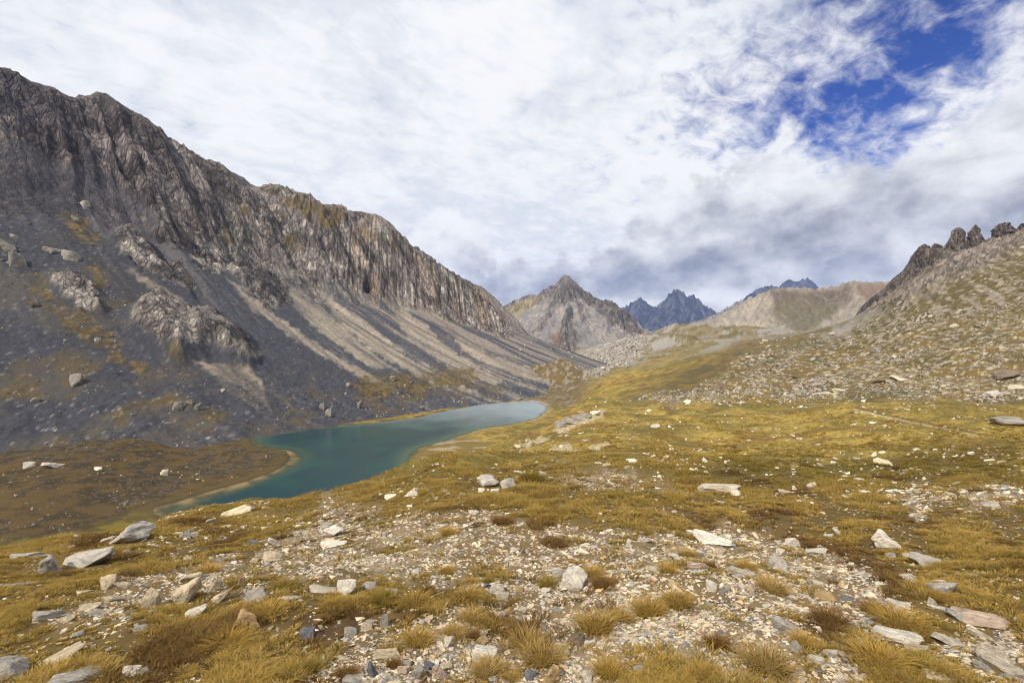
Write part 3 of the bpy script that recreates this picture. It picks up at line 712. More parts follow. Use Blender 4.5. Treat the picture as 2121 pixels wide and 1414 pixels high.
def build_left_mountain():
    da, db = 1.3, 0.95
    a = np.arange(-140, 1090, da); b = np.arange(-930, -130, db)
    A, B = np.meshgrid(a, b); TOE_B = np.interp(A, TOE_A, TOE_V)
    cb = np.interp(A, CA, CB); cz = np.interp(A, CA, CZ)
    w = (B - cb) / (TOE_B - cb)
    # where the cliffs end, and how much of the height they take
    wc = np.interp(A, [-50, 195, 280, 378, 472, 664, 958], [0.40, 0.36, 0.36, 0.36, 0.34, 0.30, 0.24])
    hc = np.interp(A, [-50, 195, 280, 378, 472, 554, 664, 808, 958], [0.50, 0.50, 0.48, 0.44, 0.42, 0.40, 0.42, 0.50, 0.55])
    butt = ridged(A / 62 + 0.25 * fbm(A / 90, B / 140, 2, 3), B / 420, 3, 21, 0.55)
    hc = np.clip(hc - 0.05 * butt, 0.2, 0.8); wc = wc + 0.045 * butt
    wd = np.clip(w, 0, 1)
    cliff = 1 - (1 - hc) * (0.20 * (wd / wc) + 0.80 * sstep(wd / wc, 0.10, 1.0))
    scree_t = np.clip((wd - wc) / (1 - wc), 0, 1)
    scree = hc * (1 - scree_t) ** 1.32
    h = np.where(wd < wc, cliff, scree)
    zt = TOE_Z + 0 * A
    Z = zt + (cz - zt) * h
    Z = np.where(w < 0, cz - (cb - B) * 0.75, Z)
    Z = np.where(w > 1, TOE_Z - (B - TOE_B) * 0.25, Z)
    XX = A * RA[0] + B * RB[0]; YY = A * RA[1] + B * RB[1]
    px, py = proj(XX, YY, Z)
    # rock, scree, grass
    rock = sstep(wc - wd, -0.02, 0.05) * 0.35
    for k, p in enumerate(ROCKL): rock = np.maximum(rock, pmask(px, py, p, 5, 7, 22, k))
    rock *= (w > -0.05)
    rock = np.where(w <= 0, 1.0, rock)
    fade = sstep(w, 0.0, 0.07)                       # leave the crest line where the photo has it
    sp = np.maximum(np.maximum(pmask(px, py, ROCKL[4], 22), pmask(px, py, ROCKL[3], 20)), pmask(px, py, ROCKL[5], 18))
    spurs = pmask(px, py, ROCKL[4], 26) * 17 + pmask(px, py, ROCKL[3], 22) * 11 + pmask(px, py, ROCKL[5], 20) * 7
    Z = Z + spurs * (1 + 0.35 * fbm(A / 22, B / 30, 3, 5))
    flute = ridged(A / 13 + 0.5 * fbm(A / 40, B / 60, 2, 7), B / 110, 4, 33, 0.55)
    QS = XX * 0.97 + YY * 0.25; sq = sstep(A, 385, 470)
    flute = lerp(flute, ridged(QS / 12 + 0.35 * fbm(QS / 40, B / 60, 2, 7), B / 90, 4, 34, 0.55), sq)
    craggy = ridged(A / 26 + B / 60, B / 34 - A / 90, 5, 51, 0.55)
    fine = fbm(A / 5.5, B / 5.5, 4, 71)
    slabs = fbm(A / 19 + 0.4 * fbm(A / 30, B / 30, 2, 61), (B - 0.5 * A) / 26, 3, 52)
    Z = Z + rock * fade * (1 - 0.62 * sp) * (3.0 * (flute - 0.5) + 4.2 * slabs - 2.0 * (craggy - 0.6) + 1.5 * fine)
    Z = Z + (1 - fade) * sstep(w, -0.25, 0.0) * 1.2 * fbm(A / 4.5, B / 9, 3, 78)
    Z = Z + (1 - rock) * fade * (1.6 * fbm(A / 34, B / 150, 3, 81) + 0.35 * fbm(A / 5, B / 7, 3, 82)) * sstep(1.0 - w, 0, 0.1)
    Z = Z + sp * 0.9 * fine
    # the gully right of the notch, the cave, stony lobes near the water
    g1 = np.exp(-((A - 256 - 6 * np.sin(B / 60)) / 8) ** 2) * sstep(w, 0.0, 0.1) * sstep(0.62 - w, 0, 0.2)
    Z = Z - 9 * g1
    lobes = sstep(w, 0.70, 0.95) * sstep(1.02 - w, 0, 0.08)
    Z = Z + lobes * (2.6 * np.maximum(fbm(A / 30, B / 22, 4, 95), -0.2) + 0.8 * fbm(A / 6, B / 6, 3, 96))
    px, py = proj(XX, YY, Z)
    cave = np.clip(1 - ((px - 760) / 8.0) ** 2 - ((py - 588) / 19.0) ** 2, 0, 1) * (w > 0.03) * (w < 0.4)
    Z = Z - 14 * np.sqrt(cave)
    # colour
    n1 = fbm(A / 60, B / 60, 4, 1); n2 = fbm(A / 14, B / 14, 4, 2); n3 = fbm(A / 3.2, B / 3.2, 3, 3)
    col_s = fbm(A / 9, B / 160, 4, 6)                 # bands running down the fall line
    band = fbm(A / 22, B / 240, 3, 16)
    tanness = sstep(A, 270, 560)
    sc_dark = c3(0.062, 0.064, 0.077); sc_mid = c3(0.104, 0.101, 0.105); sc_tan = c3(0.245, 0.205, 0.165)
    c = cmix(sc_dark, sc_mid, sstep(col_s + 0.8 * band + (tanness - 0.5) * 0.9 + 0.2 * n3, -0.2, 0.6))
    c = cmix(c, sc_tan, sstep(col_s * 0.7 + band + (tanness - 0.62) * 1.0, 0.05, 0.65) * 0.75 * sstep(A, 245, 395))
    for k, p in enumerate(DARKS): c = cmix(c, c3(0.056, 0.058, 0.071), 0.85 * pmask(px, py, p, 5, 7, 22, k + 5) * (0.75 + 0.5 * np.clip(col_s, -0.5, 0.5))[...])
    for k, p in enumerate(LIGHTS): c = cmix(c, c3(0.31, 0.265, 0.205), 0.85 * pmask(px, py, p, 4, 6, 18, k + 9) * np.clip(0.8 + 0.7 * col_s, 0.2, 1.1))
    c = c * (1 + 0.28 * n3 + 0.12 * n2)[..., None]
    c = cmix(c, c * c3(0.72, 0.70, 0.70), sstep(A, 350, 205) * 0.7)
    vst = lerp(fbm(A / 2.6 + 0.5 * n2, B / 30, 4, 27), fbm(QS / 2.6 + 0.4 * n2, B / 40, 4, 29), sq); blk = fbm((A + 0.6 * B) / 7, (B - 0.6 * A) / 2.6, 4, 28)
    r1 = cmix(c3(0.088, 0.077, 0.073), c3(0.27, 0.24, 0.212), sstep(flute * 0.22 + n2 * 0.35 + n3 * 0.35 + 0.52 * lerp(blk, vst, sstep(A, 378, 500)), -0.25, 1.0))
    r1 = cmix(r1, c3(0.030, 0.027, 0.031), sstep(-vst * 0.8 - blk * 0.55 - n3 * 0.3, 0.32, 0.85) * 0.5)
    r1 = cmix(r1, c3(0.20, 0.135, 0.09), sstep(fbm(QS / 9, B / 90, 3, 26) + 0.5 * n1, 0.15, 0.7) * 0.55 * sstep(A, 378, 548))
    r1 = cmix(r1, c3(0.060, 0.056, 0.064), sstep(-craggy * 0.5 + n2 * 0.5 - flute * 0.3 + n3 * 0.2, 0.1, 0.7) * 0.8)
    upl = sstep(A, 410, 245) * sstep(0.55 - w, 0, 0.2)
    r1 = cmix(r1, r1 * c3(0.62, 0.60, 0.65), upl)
    big = fbm((A + 0.5 * B) / 55, (B - 0.5 * A) / 30, 4, 88)
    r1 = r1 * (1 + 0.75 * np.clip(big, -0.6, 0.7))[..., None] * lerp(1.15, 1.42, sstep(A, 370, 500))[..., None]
    pale = np.zeros(px.shape)
    for p in ([(470, 470), (520, 480), (540, 520), (480, 540), (470, 600), (455, 560), (395, 540), (410, 500)], [(640, 545), (700, 540), (705, 590), (660, 600)], [(235, 490), (290, 490), (330, 540), (270, 550)],
              [(600, 440), (640, 450), (600, 500), (575, 490)], [(420, 665), (500, 700), (520, 745), (470, 735)], [(100, 570), (200, 600), (205, 645), (150, 620)]): pale = np.maximum(pale, pmask(px, py, p, 10, 8, 20))
    r1 = cmix(r1, c3(0.33, 0.305, 0.27), pale * sstep(n2 + n3 * 0.6, -0.4, 0.5) * 0.7)
    drk = np.zeros(px.shape)
    for p in ([(500, 520), (530, 510), (590, 580), (600, 615), (560, 635), (500, 590)], [(330, 560), (380, 560), (400, 600), (370, 600)], [(420, 400), (480, 390), (470, 450), (430, 440)], [(270, 660), (330, 660), (340, 720), (300, 700)], [(0, 150), (150, 215), (150, 290), (60, 250), (0, 230)]):
        drk = np.maximum(drk, pmask(px, py, p, 10, 9, 24))
    r1 = cmix(r1, c3(0.052, 0.050, 0.060), drk * 0.72 * sstep(n3 + n2, -0.7, 0.5))
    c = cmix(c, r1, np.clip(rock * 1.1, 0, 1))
    gr = np.zeros(px.shape)
    for k, p in enumerate(GRASSL): gr = np.maximum(gr, pmask(px, py, p, 7, 12, 24, k + 20))
    c = cmix(c, cmix(c3(0.082, 0.058, 0.018), c3(0.140, 0.100, 0.040), sstep(n2 + n3, -0.3, 0.6)), gr * sstep(n2 + 0.7 * n3 + 0.5, -0.2, 0.4) * 0.9)
    crest_g = np.exp(-(w / 0.055) ** 2) * sstep(A, 412, 472)
    c = cmix(c, c3(0.105, 0.078, 0.030), crest_g * 0.6)
    # stony, half-grown lower slope on the left and above the far end of the lake
    low = (sstep(w, 0.35, 0.5) * sstep(A, 245, 160) * 0.75 + lobes * sstep(n1 + n2, -0.5, 0.2))
    c = cmix(c, cmix(c3(0.080, 0.071, 0.060), c3(0.098, 0.074, 0.036), sstep(n1 + n2, 0.0, 0.8)), np.clip(low * 0.75 * sstep(fbm(A / 45, B / 30, 4, 44), -0.25, 0.3), 0, 1) * (1 - rock))
    spots = sstep(n3 + 0.5 * fbm(A / 1.7, B / 1.7, 2, 66) + 0.25 * n2, 0.72, 1.0) * (low * 0.3 + 0.12) * (1 - rock)
    c = cmix(c, c3(0.33, 0.31, 0.28), np.clip(spots, 0, 1))
    c = cmix(c, c3(0.018, 0.016, 0.018), sstep(cave, 0.0, 0.25) * 0.6)
    V = np.stack([XX, YY, Z], -1).reshape(-1, 3)
    m = surface_mat('mountain_rock', scale=0.30, var=0.24, bump=0.9, scale2=1.1, bdist=1.6, crack=0.085, vstretch=0.28)
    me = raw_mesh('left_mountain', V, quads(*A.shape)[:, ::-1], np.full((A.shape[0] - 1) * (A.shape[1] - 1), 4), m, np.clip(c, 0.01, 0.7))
    add_attr(me, 'rock', np.clip(rock * 1.1, 0, 1) * (1 - 0.7 * gr))
    return link('left_mountain', me, kind='structure'), (XX, YY, Z, px, py)


_lm, LM = build_left_mountain()


# ---------------------------------------------------------------- peaks further up the valley
def ridge_mountain(name, ridges, slope, step, ext, noise, colfn, floor=-80.0, mat=None, warp=0.0):
    """a mountain as the upper envelope of its ridges; ridges are lists of (column, row, depth)"""
    segs = []
    for r in ridges:
        r = [((p[0] - CX) / F * p[2], p[2], (CY - p[1]) / F * p[2]) for p in r]
        segs += list(zip(r[:-1], r[1:]))
    pts = np.array([p for s in segs for p in s])
    x0, x1 = pts[:, 0].min() - ext[0], pts[:, 0].max() + ext[1]; y0, y1 = pts[:, 1].min() - ext[2], pts[:, 1].max() + ext[3]
    X, Y = np.meshgrid(np.arange(x0, x1, step), np.arange(y0, y1, step))
    lam = noise[1]
    Xw = X + warp * fbm(X / lam / 2, Y / lam / 2, 3, 11); Yw = Y + warp * fbm(X / lam / 2, Y / lam / 2, 3, 19)
    Z = np.full(X.shape, -1e9); DR = np.full(X.shape, 1e9); TOP = np.zeros(X.shape)
    for (ax, ay, az), (bx, by, bz) in segs:
        ex, ey = bx - ax, by - ay
        # distances measured on warped ground, except right at the ridge so that the skyline stays put
        t = np.clip(((X - ax) * ex + (Y - ay) * ey) / (ex * ex + ey * ey + 1e-9), 0, 1)
        d0 = np.hypot(X - ax - t * ex, Y - ay - t * ey)
        k = sstep(d0, 0, lam)
        xx, yy = lerp(X, Xw, k), lerp(Y, Yw, k)
        t = np.clip(((xx - ax) * ex + (yy - ay) * ey) / (ex * ex + ey * ey + 1e-9), 0, 1)
        d = np.hypot(xx - ax - t * ex, yy - ay - t * ey)
        zr = az + t * (bz - az)
        s = slope if not callable(slope) else slope(d)
        z = zr - (slope(d) if callable(slope) else slope * d)
        u = z > Z
        Z = np.where(u, z, Z); DR = np.where(u, d, DR); TOP = np.where(u, zr, TOP)
    amp = noise[0] * sstep(DR, 0, lam * 0.8)
    rn = ridged(X / lam, Y / lam, 5, 23, 0.55); fn = fbm(X / lam * 2.2, Y / lam * 2.2, 4, 29)
    Z = Z + amp * (0.8 * (0.9 - rn) * 0.6 + fn * 0.6)
    Z = Z + noise[0] * 0.45 * np.exp(-(DR / (lam * 0.5)) ** 2) * (ridged(X / lam * 3.1, Y / lam * 3.1, 3, 37) - 0.9)
    Z = np.maximum(Z, floor)
    px, py = proj(X, Y, Z)
    gy, gx = np.gradient(Z, step)
    c = colfn(X, Y, Z, px, py, DR, rn, fn, gx, gy)
    V = np.stack([X, Y, Z], -1).reshape(-1, 3)
    q = quads(*X.shape); keep = (Z.ravel()[q] > floor + 0.01).any(1); q = q[keep]
    used = np.unique(q); mp = np.full(len(V), -1); mp[used] = np.arange(len(used))
    me = raw_mesh(name, V[used], mp[q], np.full(len(q), 4), mat, np.clip(c, 0.01, 0.7).reshape(-1, 3)[used])
    add_attr(me, 'rock', (0.15 + 0.5 * sstep(150 - DR, 0, 90)).ravel()[used])
    return link(name, me, kind='structure')


def col_pyramid(X, Y, Z, px, py, DR, rn, fn, gx, gy):
    n = fbm(X / 30, Y / 30, 4, 5); f = fbm(X / 9, Y / 9, 3, 6)
    rock = sstep(70 - DR + 60 * n + 20 * (rn - 0.9), -20, 40)
    for k, p in enumerate([[(1150, 760), (1130, 720), (1160, 680), (1180, 640), (1200, 690), (1205, 740), (1190, 770)], [(1095, 705), (1120, 660), (1150, 610), (1170, 600), (1150, 650), (1115, 690)], [(1190, 600), (1215, 650), (1222, 690), (1200, 660)],
                           [(1220, 620), (1290, 640), (1320, 690), (1270, 680), (1240, 650)]]):
        rock = np.maximum(rock, pmask(px, py, p, 5, 7, 20, k))
    for k, p in enumerate([[(1040, 690), (1060, 660), (1110, 640), (1150, 610), (1125, 650), (1090, 700), (1085, 730)], [(1200, 660), (1240, 700), (1260, 720), (1200, 770), (1215, 710)], [(1225, 640), (1260, 670), (1320, 700), (1280, 715), (1240, 690)]]):
        rock = np.minimum(rock, 1 - pmask(px, py, p, 6, 7, 20, k + 9))
    fx = fbm((X + 0.3 * Y) / 7, (Y - 0.3 * X) / 34, 4, 14)
    r = cmix(c3(0.092, 0.085, 0.086), c3(0.215, 0.190, 0.170), sstep(n * 0.5 + fx * 0.8 + f * 0.25, -0.4, 0.9))
    r = cmix(r, c3(0.19, 0.110, 0.075), pmask(px, py, [(1130, 690), (1160, 675), (1165, 705), (1140, 715)], 6, 8, 20) * 0.6)
    s = cmix(c3(0.185, 0.178, 0.180), c3(0.265, 0.235, 0.205), sstep(n + 0.35 * f, -0.4, 0.5))
    c = cmix(s, r, rock)
    g = pmask(px, py, [(1040, 640), (1120, 608), (1125, 622), (1060, 660), (1040, 655)], 7, 7, 25)
    c = cmix(c, c3(0.24, 0.20, 0.115), g * 0.8)
    g = pmask(px, py, [(1135, 730), (1165, 715), (1160, 738), (1130, 745)], 5, 7, 20)
    return cmix(c, c3(0.25, 0.22, 0.10), g * 0.7) * (1 + 0.16 * f)[..., None]


def col_blue(X, Y, Z, px, py, DR, rn, fn, gx, gy):
    f = fbm(X / 60, Y / 60, 4, 6)
    c = cmix(c3(0.038, 0.041, 0.056), c3(0.085, 0.088, 0.105), sstep(rn * 0.5 + fn * 0.5 + f * 0.5, 0.1, 1.0))
    return c * (1 + 0.25 * f)[..., None]


def col_bowl(X, Y, Z, px, py, DR, rn, fn, gx, gy):
    n = fbm(X / 50, Y / 50, 4, 5); f = fbm(X / 14, Y / 14, 3, 6)
    st = fbm((px + 0.55 * py) / 9, (py - 0.4 * px) / 60, 4, 8)
    c = cmix(c3(0.225, 0.193, 0.148), c3(0.310, 0.277, 0.230), sstep(n + st * 0.7, -0.4, 0.6))
    c = cmix(c, c3(0.135, 0.112, 0.072), sstep(n * 0.7 + st * 0.8 + 0.2 * f, 0.1, 0.6) * 0.55)
    b = pmask(px, py, [(1590, 600), (1700, 600), (1765, 590), (1760, 620), (1720, 660), (1670, 690), (1610, 665), (1585, 640), (1560, 660), (1580, 620)], 9, 9, 40)
    c = cmix(c, cmix(c3(0.098, 0.070, 0.045), c3(0.108, 0.092, 0.048), sstep(py + 20 * n, 610, 640)), b * 0.85)  # brown and olive bowl, darkened: its shade is put into the colour
    b = pmask(px, py, [(1772, 586), (1850, 586), (1830, 610), (1800, 625), (1778, 612)], 4, 3, 20)
    c = cmix(c, c3(0.150, 0.098, 0.062), b * 0.75)
    lf = pmask(px, py, [(1390, 735), (1455, 688), (1525, 640), (1592, 601), (1604, 630), (1590, 662), (1575, 700), (1480, 740)], 7, 6, 30)
    c = cmix(c, c3(0.295, 0.258, 0.205) * (1 + 0.25 * st)[..., None], lf * 0.8)  # flank towards the sun: its brightness is put into the colour
    rk = sstep(rn + f * 0.6, 1.35, 1.7)
    c = cmix(c, c3(0.17, 0.155, 0.15), rk * 0.7)
    return c * (1 + 0.2 * f)[..., None]


def col_greyhill(X, Y, Z, px, py, DR, rn, fn, gx, gy):
    f = fbm(X / 25, Y / 25, 4, 6)
    return cmix(c3(0.21, 0.195, 0.185), c3(0.13, 0.115, 0.11), sstep(rn * 0.5 + fn + f * 0.4, 0.3, 1.0)) * (1 + 0.3 * f)[..., None]


def concave(k, d0, kmin):
    return lambda d: np.where(d < d0, k * d, k * d0 + (d - d0) * kmin + 0.0)


def build_far():
    mr = surface_mat('far_rock', scale=0.05, var=0.16, bump=0.8, scale2=0.22, bdist=7, crack=0.016)
    mh = surface_mat('far_slope', scale=0.03, var=0.14, bump=0.4, scale2=0.2, bdist=4)
    # the pyramid at the head of the lake valley
    ridge_mountain('central_peak', [
        [(1000, 655, 2080), (1040, 636, 2050), (1060, 624, 2030), (1090, 612, 2010), (1100, 609, 2005), (1116, 610, 1990), (1122, 600, 1980), (1130, 598, 1975), (1138, 592, 1968), (1143, 591, 1965), (1150, 588, 1955), (1158, 580, 1930), (1164, 572, 1915),
         (1171, 569, 1900), (1178, 571, 1895), (1183, 577, 1890), (1190, 581, 1888), (1200, 592, 1880), (1213, 603, 1870), (1220, 605, 1865), (1224, 608, 1862), (1230, 615, 1855), (1245, 620, 1840), (1262, 620, 1820), (1273, 625, 1805), (1285, 637, 1780), (1300, 656, 1740),
         (1315, 672, 1700), (1345, 690, 1650), (1390, 700, 1600)],
        [(1171, 572, 1900), (1176, 600, 1820), (1180, 630, 1730), (1170, 660, 1640), (1168, 700, 1520), (1185, 745, 1380)],
        [(1150, 590, 1950), (1135, 640, 1800), (1105, 690, 1620)], [(1213, 604, 1870), (1225, 650, 1740), (1228, 690, 1640)], [(1262, 622, 1820), (1290, 670, 1640)]],
        concave(1.45, 62, 0.58), 3.0, (500, 300, 380, 300), (10, 55), col_pyramid, -75, mr, 30)
    ridge_mountain('blue_peaks', [
        [(1230, 680, 6900), (1290, 636, 6900), (1308, 627, 6850), (1322, 619, 6800), (1327, 616, 6800), (1332, 620, 6800), (1342, 628, 6780), (1352, 637, 6750), (1358, 635, 6600)],
        [(1340, 655, 6500), (1362, 634, 6450), (1372, 625, 6420), (1382, 619, 6400), (1388, 606, 6400), (1396, 599, 6400), (1402, 597, 6400), (1410, 602, 6390), (1418, 606, 6380), (1424, 613, 6370), (1430, 612, 6360), (1434, 608, 6355), (1440, 614, 6350), (1450, 622, 6340),
         (1460, 636, 6320), (1464, 633, 6318), (1470, 636, 6315), (1476, 642, 6310), (1490, 652, 6300), (1530, 680, 6250)],
        [(1400, 600, 6400), (1395, 640, 6000), (1405, 680, 5500)], [(1434, 610, 6350), (1440, 650, 5950), (1450, 685, 5500)], [(1382, 620, 6400), (1360, 660, 5900)], [(1327, 618, 6800), (1320, 660, 6200)]],
        concave(1.3, 330, 0.62), 14, (900, 500, 800, 700), (80, 200), col_blue, -90, mr, 90)
    ridge_mountain('far_blue_ridge', [
        [(1500, 650, 6000), (1535, 628, 6000), (1542, 622, 6000), (1552, 609, 6000), (1560, 604, 6000), (1572, 599, 6000), (1580, 594, 6000), (1592, 589, 6000), (1602, 592, 6000), (1612, 596, 6000), (1630, 606, 6000)],
        [(1590, 610, 7000), (1618, 594, 7000), (1628, 582, 7000), (1636, 579, 7000), (1645, 583, 7000), (1654, 583, 7000), (1662, 578, 7000), (1668, 581, 7000), (1672, 576, 7000), (1680, 585, 7000), (1693, 594, 7000), (1740, 612, 7000)]],
        concave(1.1, 300, 0.6), 14, (500, 600, 500, 500), (70, 190), col_blue, -90, mr, 80)
    ridge_mountain('grey_hill', [[(1360, 715, 2500), (1400, 690, 2550), (1440, 672, 2650), (1470, 656, 2750), (1500, 644, 2850), (1520, 630, 2950), (1535, 622, 3000), (1550, 628, 3050), (1620, 640, 3200)],
                                 [(1340, 690, 3300), (1370, 683, 3300), (1398, 676, 3300), (1420, 680, 3300), (1450, 684, 3200)], [(1310, 700, 2500), (1340, 690, 2500), (1380, 686, 2500), (1420, 683, 2500)]],
                   concave(0.6, 200, 0.4), 8, (300, 300, 500, 300), (26, 90), col_greyhill, -80, mh, 20)
    ridge_mountain('bowl_hill', [
        [(1380, 745, 1330), (1420, 722, 1450), (1455, 690, 1530), (1490, 665, 1600), (1525, 642, 1660), (1560, 618, 1720), (1592, 602, 1760), (1605, 599, 1800), (1620, 596, 1850), (1640, 596, 1900), (1690, 597, 1950), (1720, 593, 1950), (1750, 586, 1920), (1772, 582, 1880),
         (1800, 583, 1860), (1840, 584, 1840), (1900, 588, 1800), (2000, 600, 1750)],
        [(1592, 603, 1760), (1602, 630, 1650), (1590, 660, 1560), (1560, 690, 1470)], [(1772, 583, 1880), (1785, 620, 1700), (1760, 660, 1560), (1730, 700, 1400)]],
        lambda d: 0.62 * d * (1 - 0.28 * sstep(d, 60, 400)), 4.5, (250, 100, 350, 200), (20, 85), col_bowl, -70, mh, 22)


build_far()


# ---------------------------------------------------------------- the towers on the right-hand ridge
def right_crest_depth(px): return np.interp(px, [1700, 1800, 1950, 2121, 2400], [660, 590, 560, 550, 550])


def build_right_ridge():
    # broken rock band along the ridge, a heightfield in (along, across)
    line = [(1690, 700), (1720, 692), (1760, 676), (1775, 655), (1785, 634), (1805, 616), (1835, 594), (1844, 582), (1860, 566), (1880, 551), (1890, 545), (1893, 536), (1896, 520), (1905, 514), (1918, 513), (1924, 517), (1934, 513), (1950, 515), (1957, 517), (1962, 528), (2000, 520),
            (2020, 512), (2046, 507), (2060, 500), (2080, 498), (2110, 488), (2121, 482), (2200, 450), (2400, 380)]
    L = np.array(line, float); D = right_crest_depth(L[:, 0]) - 4
    LX = (L[:, 0] - CX) / F * D; LZ = (CY - L[:, 1]) / F * D
    s = np.arange(LX[0], LX[-1], 0.75); v = np.arange(-84, 40, 0.9)
    S, Vv = np.meshgrid(s, v)
    d0 = np.interp(S, LX, D); zc = np.interp(S, LX, LZ)
    # the band faces the camera and the valley; its foot sits in the slope
    XX = S - 0.35 * np.minimum(Vv, 0) * 0 ; YY = d0 + Vv
    base = gz(XX, YY)
    prof_h = np.interp(S, [LX[0], LX[3], (1835 - CX) / F * 585, (1890 - CX) / F * 570, (1960 - CX) / F * 556, (2050 - CX) / F * 550, LX[-1]], [16, 30, 50, 56, 50, 34, 26])
    n = ridged(S / 17, Vv / 19, 4, 3); f = fbm(S / 3.5, Vv / 3.5, 4, 8)
    front = np.clip(-Vv / prof_h, 0, 1.6)
    drop = prof_h * (0.15 * front + 1.15 * sstep(front + 0.25 * n + 0.10 * f - 0.1, 0.15, 0.9))
    Z = np.where(Vv > 0, zc - 1.1 * Vv, zc - drop)
    Z = Z + (2.6 * (n - 0.9) + 1.8 * f) * sstep(np.abs(Vv), 0, 4) + 1.6 * perlin(np.floor(S / 3.1) * 0.71, np.floor(Vv / 3.7) * 0.67, 12)
    Z = np.where(Z < base - 1.5, base - 1.5, Z)
    c = cmix(c3(0.095, 0.080, 0.074), c3(0.215, 0.178, 0.155), sstep(n * 0.4 + f * 0.7 + 0.5 * fbm(S / 1.5, Z / 1.2, 3, 9), -0.2, 0.9))
    c = cmix(c, c3(0.27, 0.25, 0.225), sstep(fbm(S / 12, Vv / 30, 3, 15) - 0.25 * front, 0.05, 0.4) * 0.6)
    m = surface_mat('tower_rock', scale=0.5, var=0.22, bump=1.0, scale2=2.5, bdist=1.0, crack=0.16)
    q = quads(*S.shape); keep = (Z.ravel()[q] > base.ravel()[q] - 1.2).any(1); q = q[keep][:, ::1]
    V = np.stack([XX, YY, Z], -1).reshape(-1, 3)
    used = np.unique(q); mp = np.full(len(V), -1); mp[used] = np.arange(len(used))
    me = raw_mesh('right_ridge', V[used], mp[q], np.full(len(q), 4), m, c.reshape(-1, 3)[used])
    add_attr(me, 'rock', np.ones(len(used)))
    link('right_ridge_hill', me, kind='structure')
    # single towers: (outline as column offsets per row), each a lumpy column of its own
    def tower(label, rows, depth, ratio=0.8, seed=0):
        rows = np.array(rows, float)                    # (row, left column, right column) from the top down
        nz, na = 30, 34
        t = np.linspace(0, 1, nz); py = rows[0, 0] + (rows[-1, 0] - rows[0, 0]) * t
        lx = np.interp(py, rows[:, 0], rows[:, 1]); rx = np.interp(py, rows[:, 0], rows[:, 2])
        cxw = ((lx + rx) / 2 - CX) / F * depth; rad = (rx - lx) / 2 / F * depth * (0.55 + 0.47 * t ** 0.6) * (1 + 0.16 * perlin(t * 4.3, 0 * t, seed)); z = (CY - py) / F * depth
        cxw = cxw + 0.9 * perlin(t * 3.1, 0 * t, seed + 5) * (1 - t)
        ang = np.linspace(0, 2 * np.pi, na, endpoint=False)
        Tz, An = np.meshgrid(np.arange(nz), ang, indexing='ij')
        ca, sa = np.cos(An), np.sin(An)
        sq = 1.0 / np.maximum(np.abs(ca) ** 3 + np.abs(sa) ** 3, 0.3) ** (1 / 3.0)
        r = rad[Tz] * sq
        p0 = np.stack([cxw[Tz] + r * ca * 0.97, depth + r * sa * ratio, z[Tz]], -1).reshape(-1, 3)
        dsp = perlin3(p0 / 6.0, seed) * 1.2 - 2.4 * np.maximum(0.22 - np.abs(perlin3(p0 * np.array([1, 1, 0.45]) / 5.0, seed + 11)), 0) * 2.2 + perlin3(p0 / 2.2, seed + 1) * 0.9 + perlin3(p0 / 1.0, seed + 2) * 0.5 + 0.5 * np.sin(p0[:, 2] / 1.1 + 2 * perlin3(p0 / 6, seed + 4)) * perlin3(p0 / 8, seed + 6)
        dsp = dsp + 2.2 * perlin3(np.floor(p0 / np.array([2.4, 2.4, 3.6])) * 0.73 + 0.31, seed + 15)
        taper = np.minimum(1, rad[Tz.ravel()] / 5)
        p = p0 + np.stack([ca.ravel(), sa.ravel(), 0.3 * np.ones(ca.size)], -1) * (dsp * taper)[:, None]
        p = np.concatenate([p, [[cxw[0], depth, z[0] + 0.5]]])
        i = np.arange(nz * na).reshape(nz, na); j = np.roll(i, -1, 1)
        q = np.stack([i[:-1], i[1:], j[1:], j[:-1]], -1).reshape(-1, 4)
        tri = np.stack([np.full(na, nz * na), i[0], j[0]], -1)
        ff = perlin3(p / 3.0, seed + 8) + 0.7 * perlin3(p / 1.2, seed + 9) + 0.5 * perlin3(p * np.array([0.12, 0.12, 0.8]), seed + 10)
        c = cmix(c3(0.085, 0.070, 0.066), c3(0.205, 0.168, 0.148), sstep(ff, -0.6, 0.8))
        org = np.array([cxw[-1], depth, z[-1]])
        me = raw_mesh('rock_tower', p - org, np.concatenate([q.ravel(), tri.ravel()]), np.concatenate([np.full(len(q), 4), np.full(na, 3)]), m, c, smooth=False)
        add_attr(me, 'rock', np.ones(len(p)))
        link('rock_tower', me, label=label, cat='rock tower', group='rock towers along the right-hand ridge', loc=org)
    g = lambda *r: [(y - 7 * max(0, 1 - (y - r[0][0]) / 30), a, b) for y, a, b in r]
    tower('broad round-topped rock tower, tallest of the ridge, beside a slimmer pointed one', g((479, 1978, 1990), (482, 1972, 1995), (488, 1969, 1998), (492, 1966, 1999), (500, 1959, 2001), (515, 1955, 2002), (530, 1952, 2004), (560, 1945, 2006), (585, 1940, 2008)), 556, 0.8, 3)
    tower('slim pointed rock tower standing next to the tallest round-topped one', g((473, 2016, 2024), (477, 2010, 2028), (485, 2007, 2031), (492, 2004, 2033), (500, 2001, 2038), (515, 1998, 2042), (540, 1994, 2048)), 553, 0.8, 13)
    tower('squat flat-topped rock block on the skyline past a gap of sky', g((470, 2068, 2096), (474, 2060, 2098), (480, 2056, 2102), (490, 2055, 2106), (500, 2053, 2112), (515, 2048, 2125)), 549, 0.7, 23)
    tower('low blunt rock tower at the lower end of the row of towers', g((513, 1906, 1922), (517, 1900, 1926), (525, 1896, 1930), (535, 1893, 1934), (548, 1892, 1940), (565, 1886, 1948), (590, 1880, 1955)), 562, 0.8, 33)
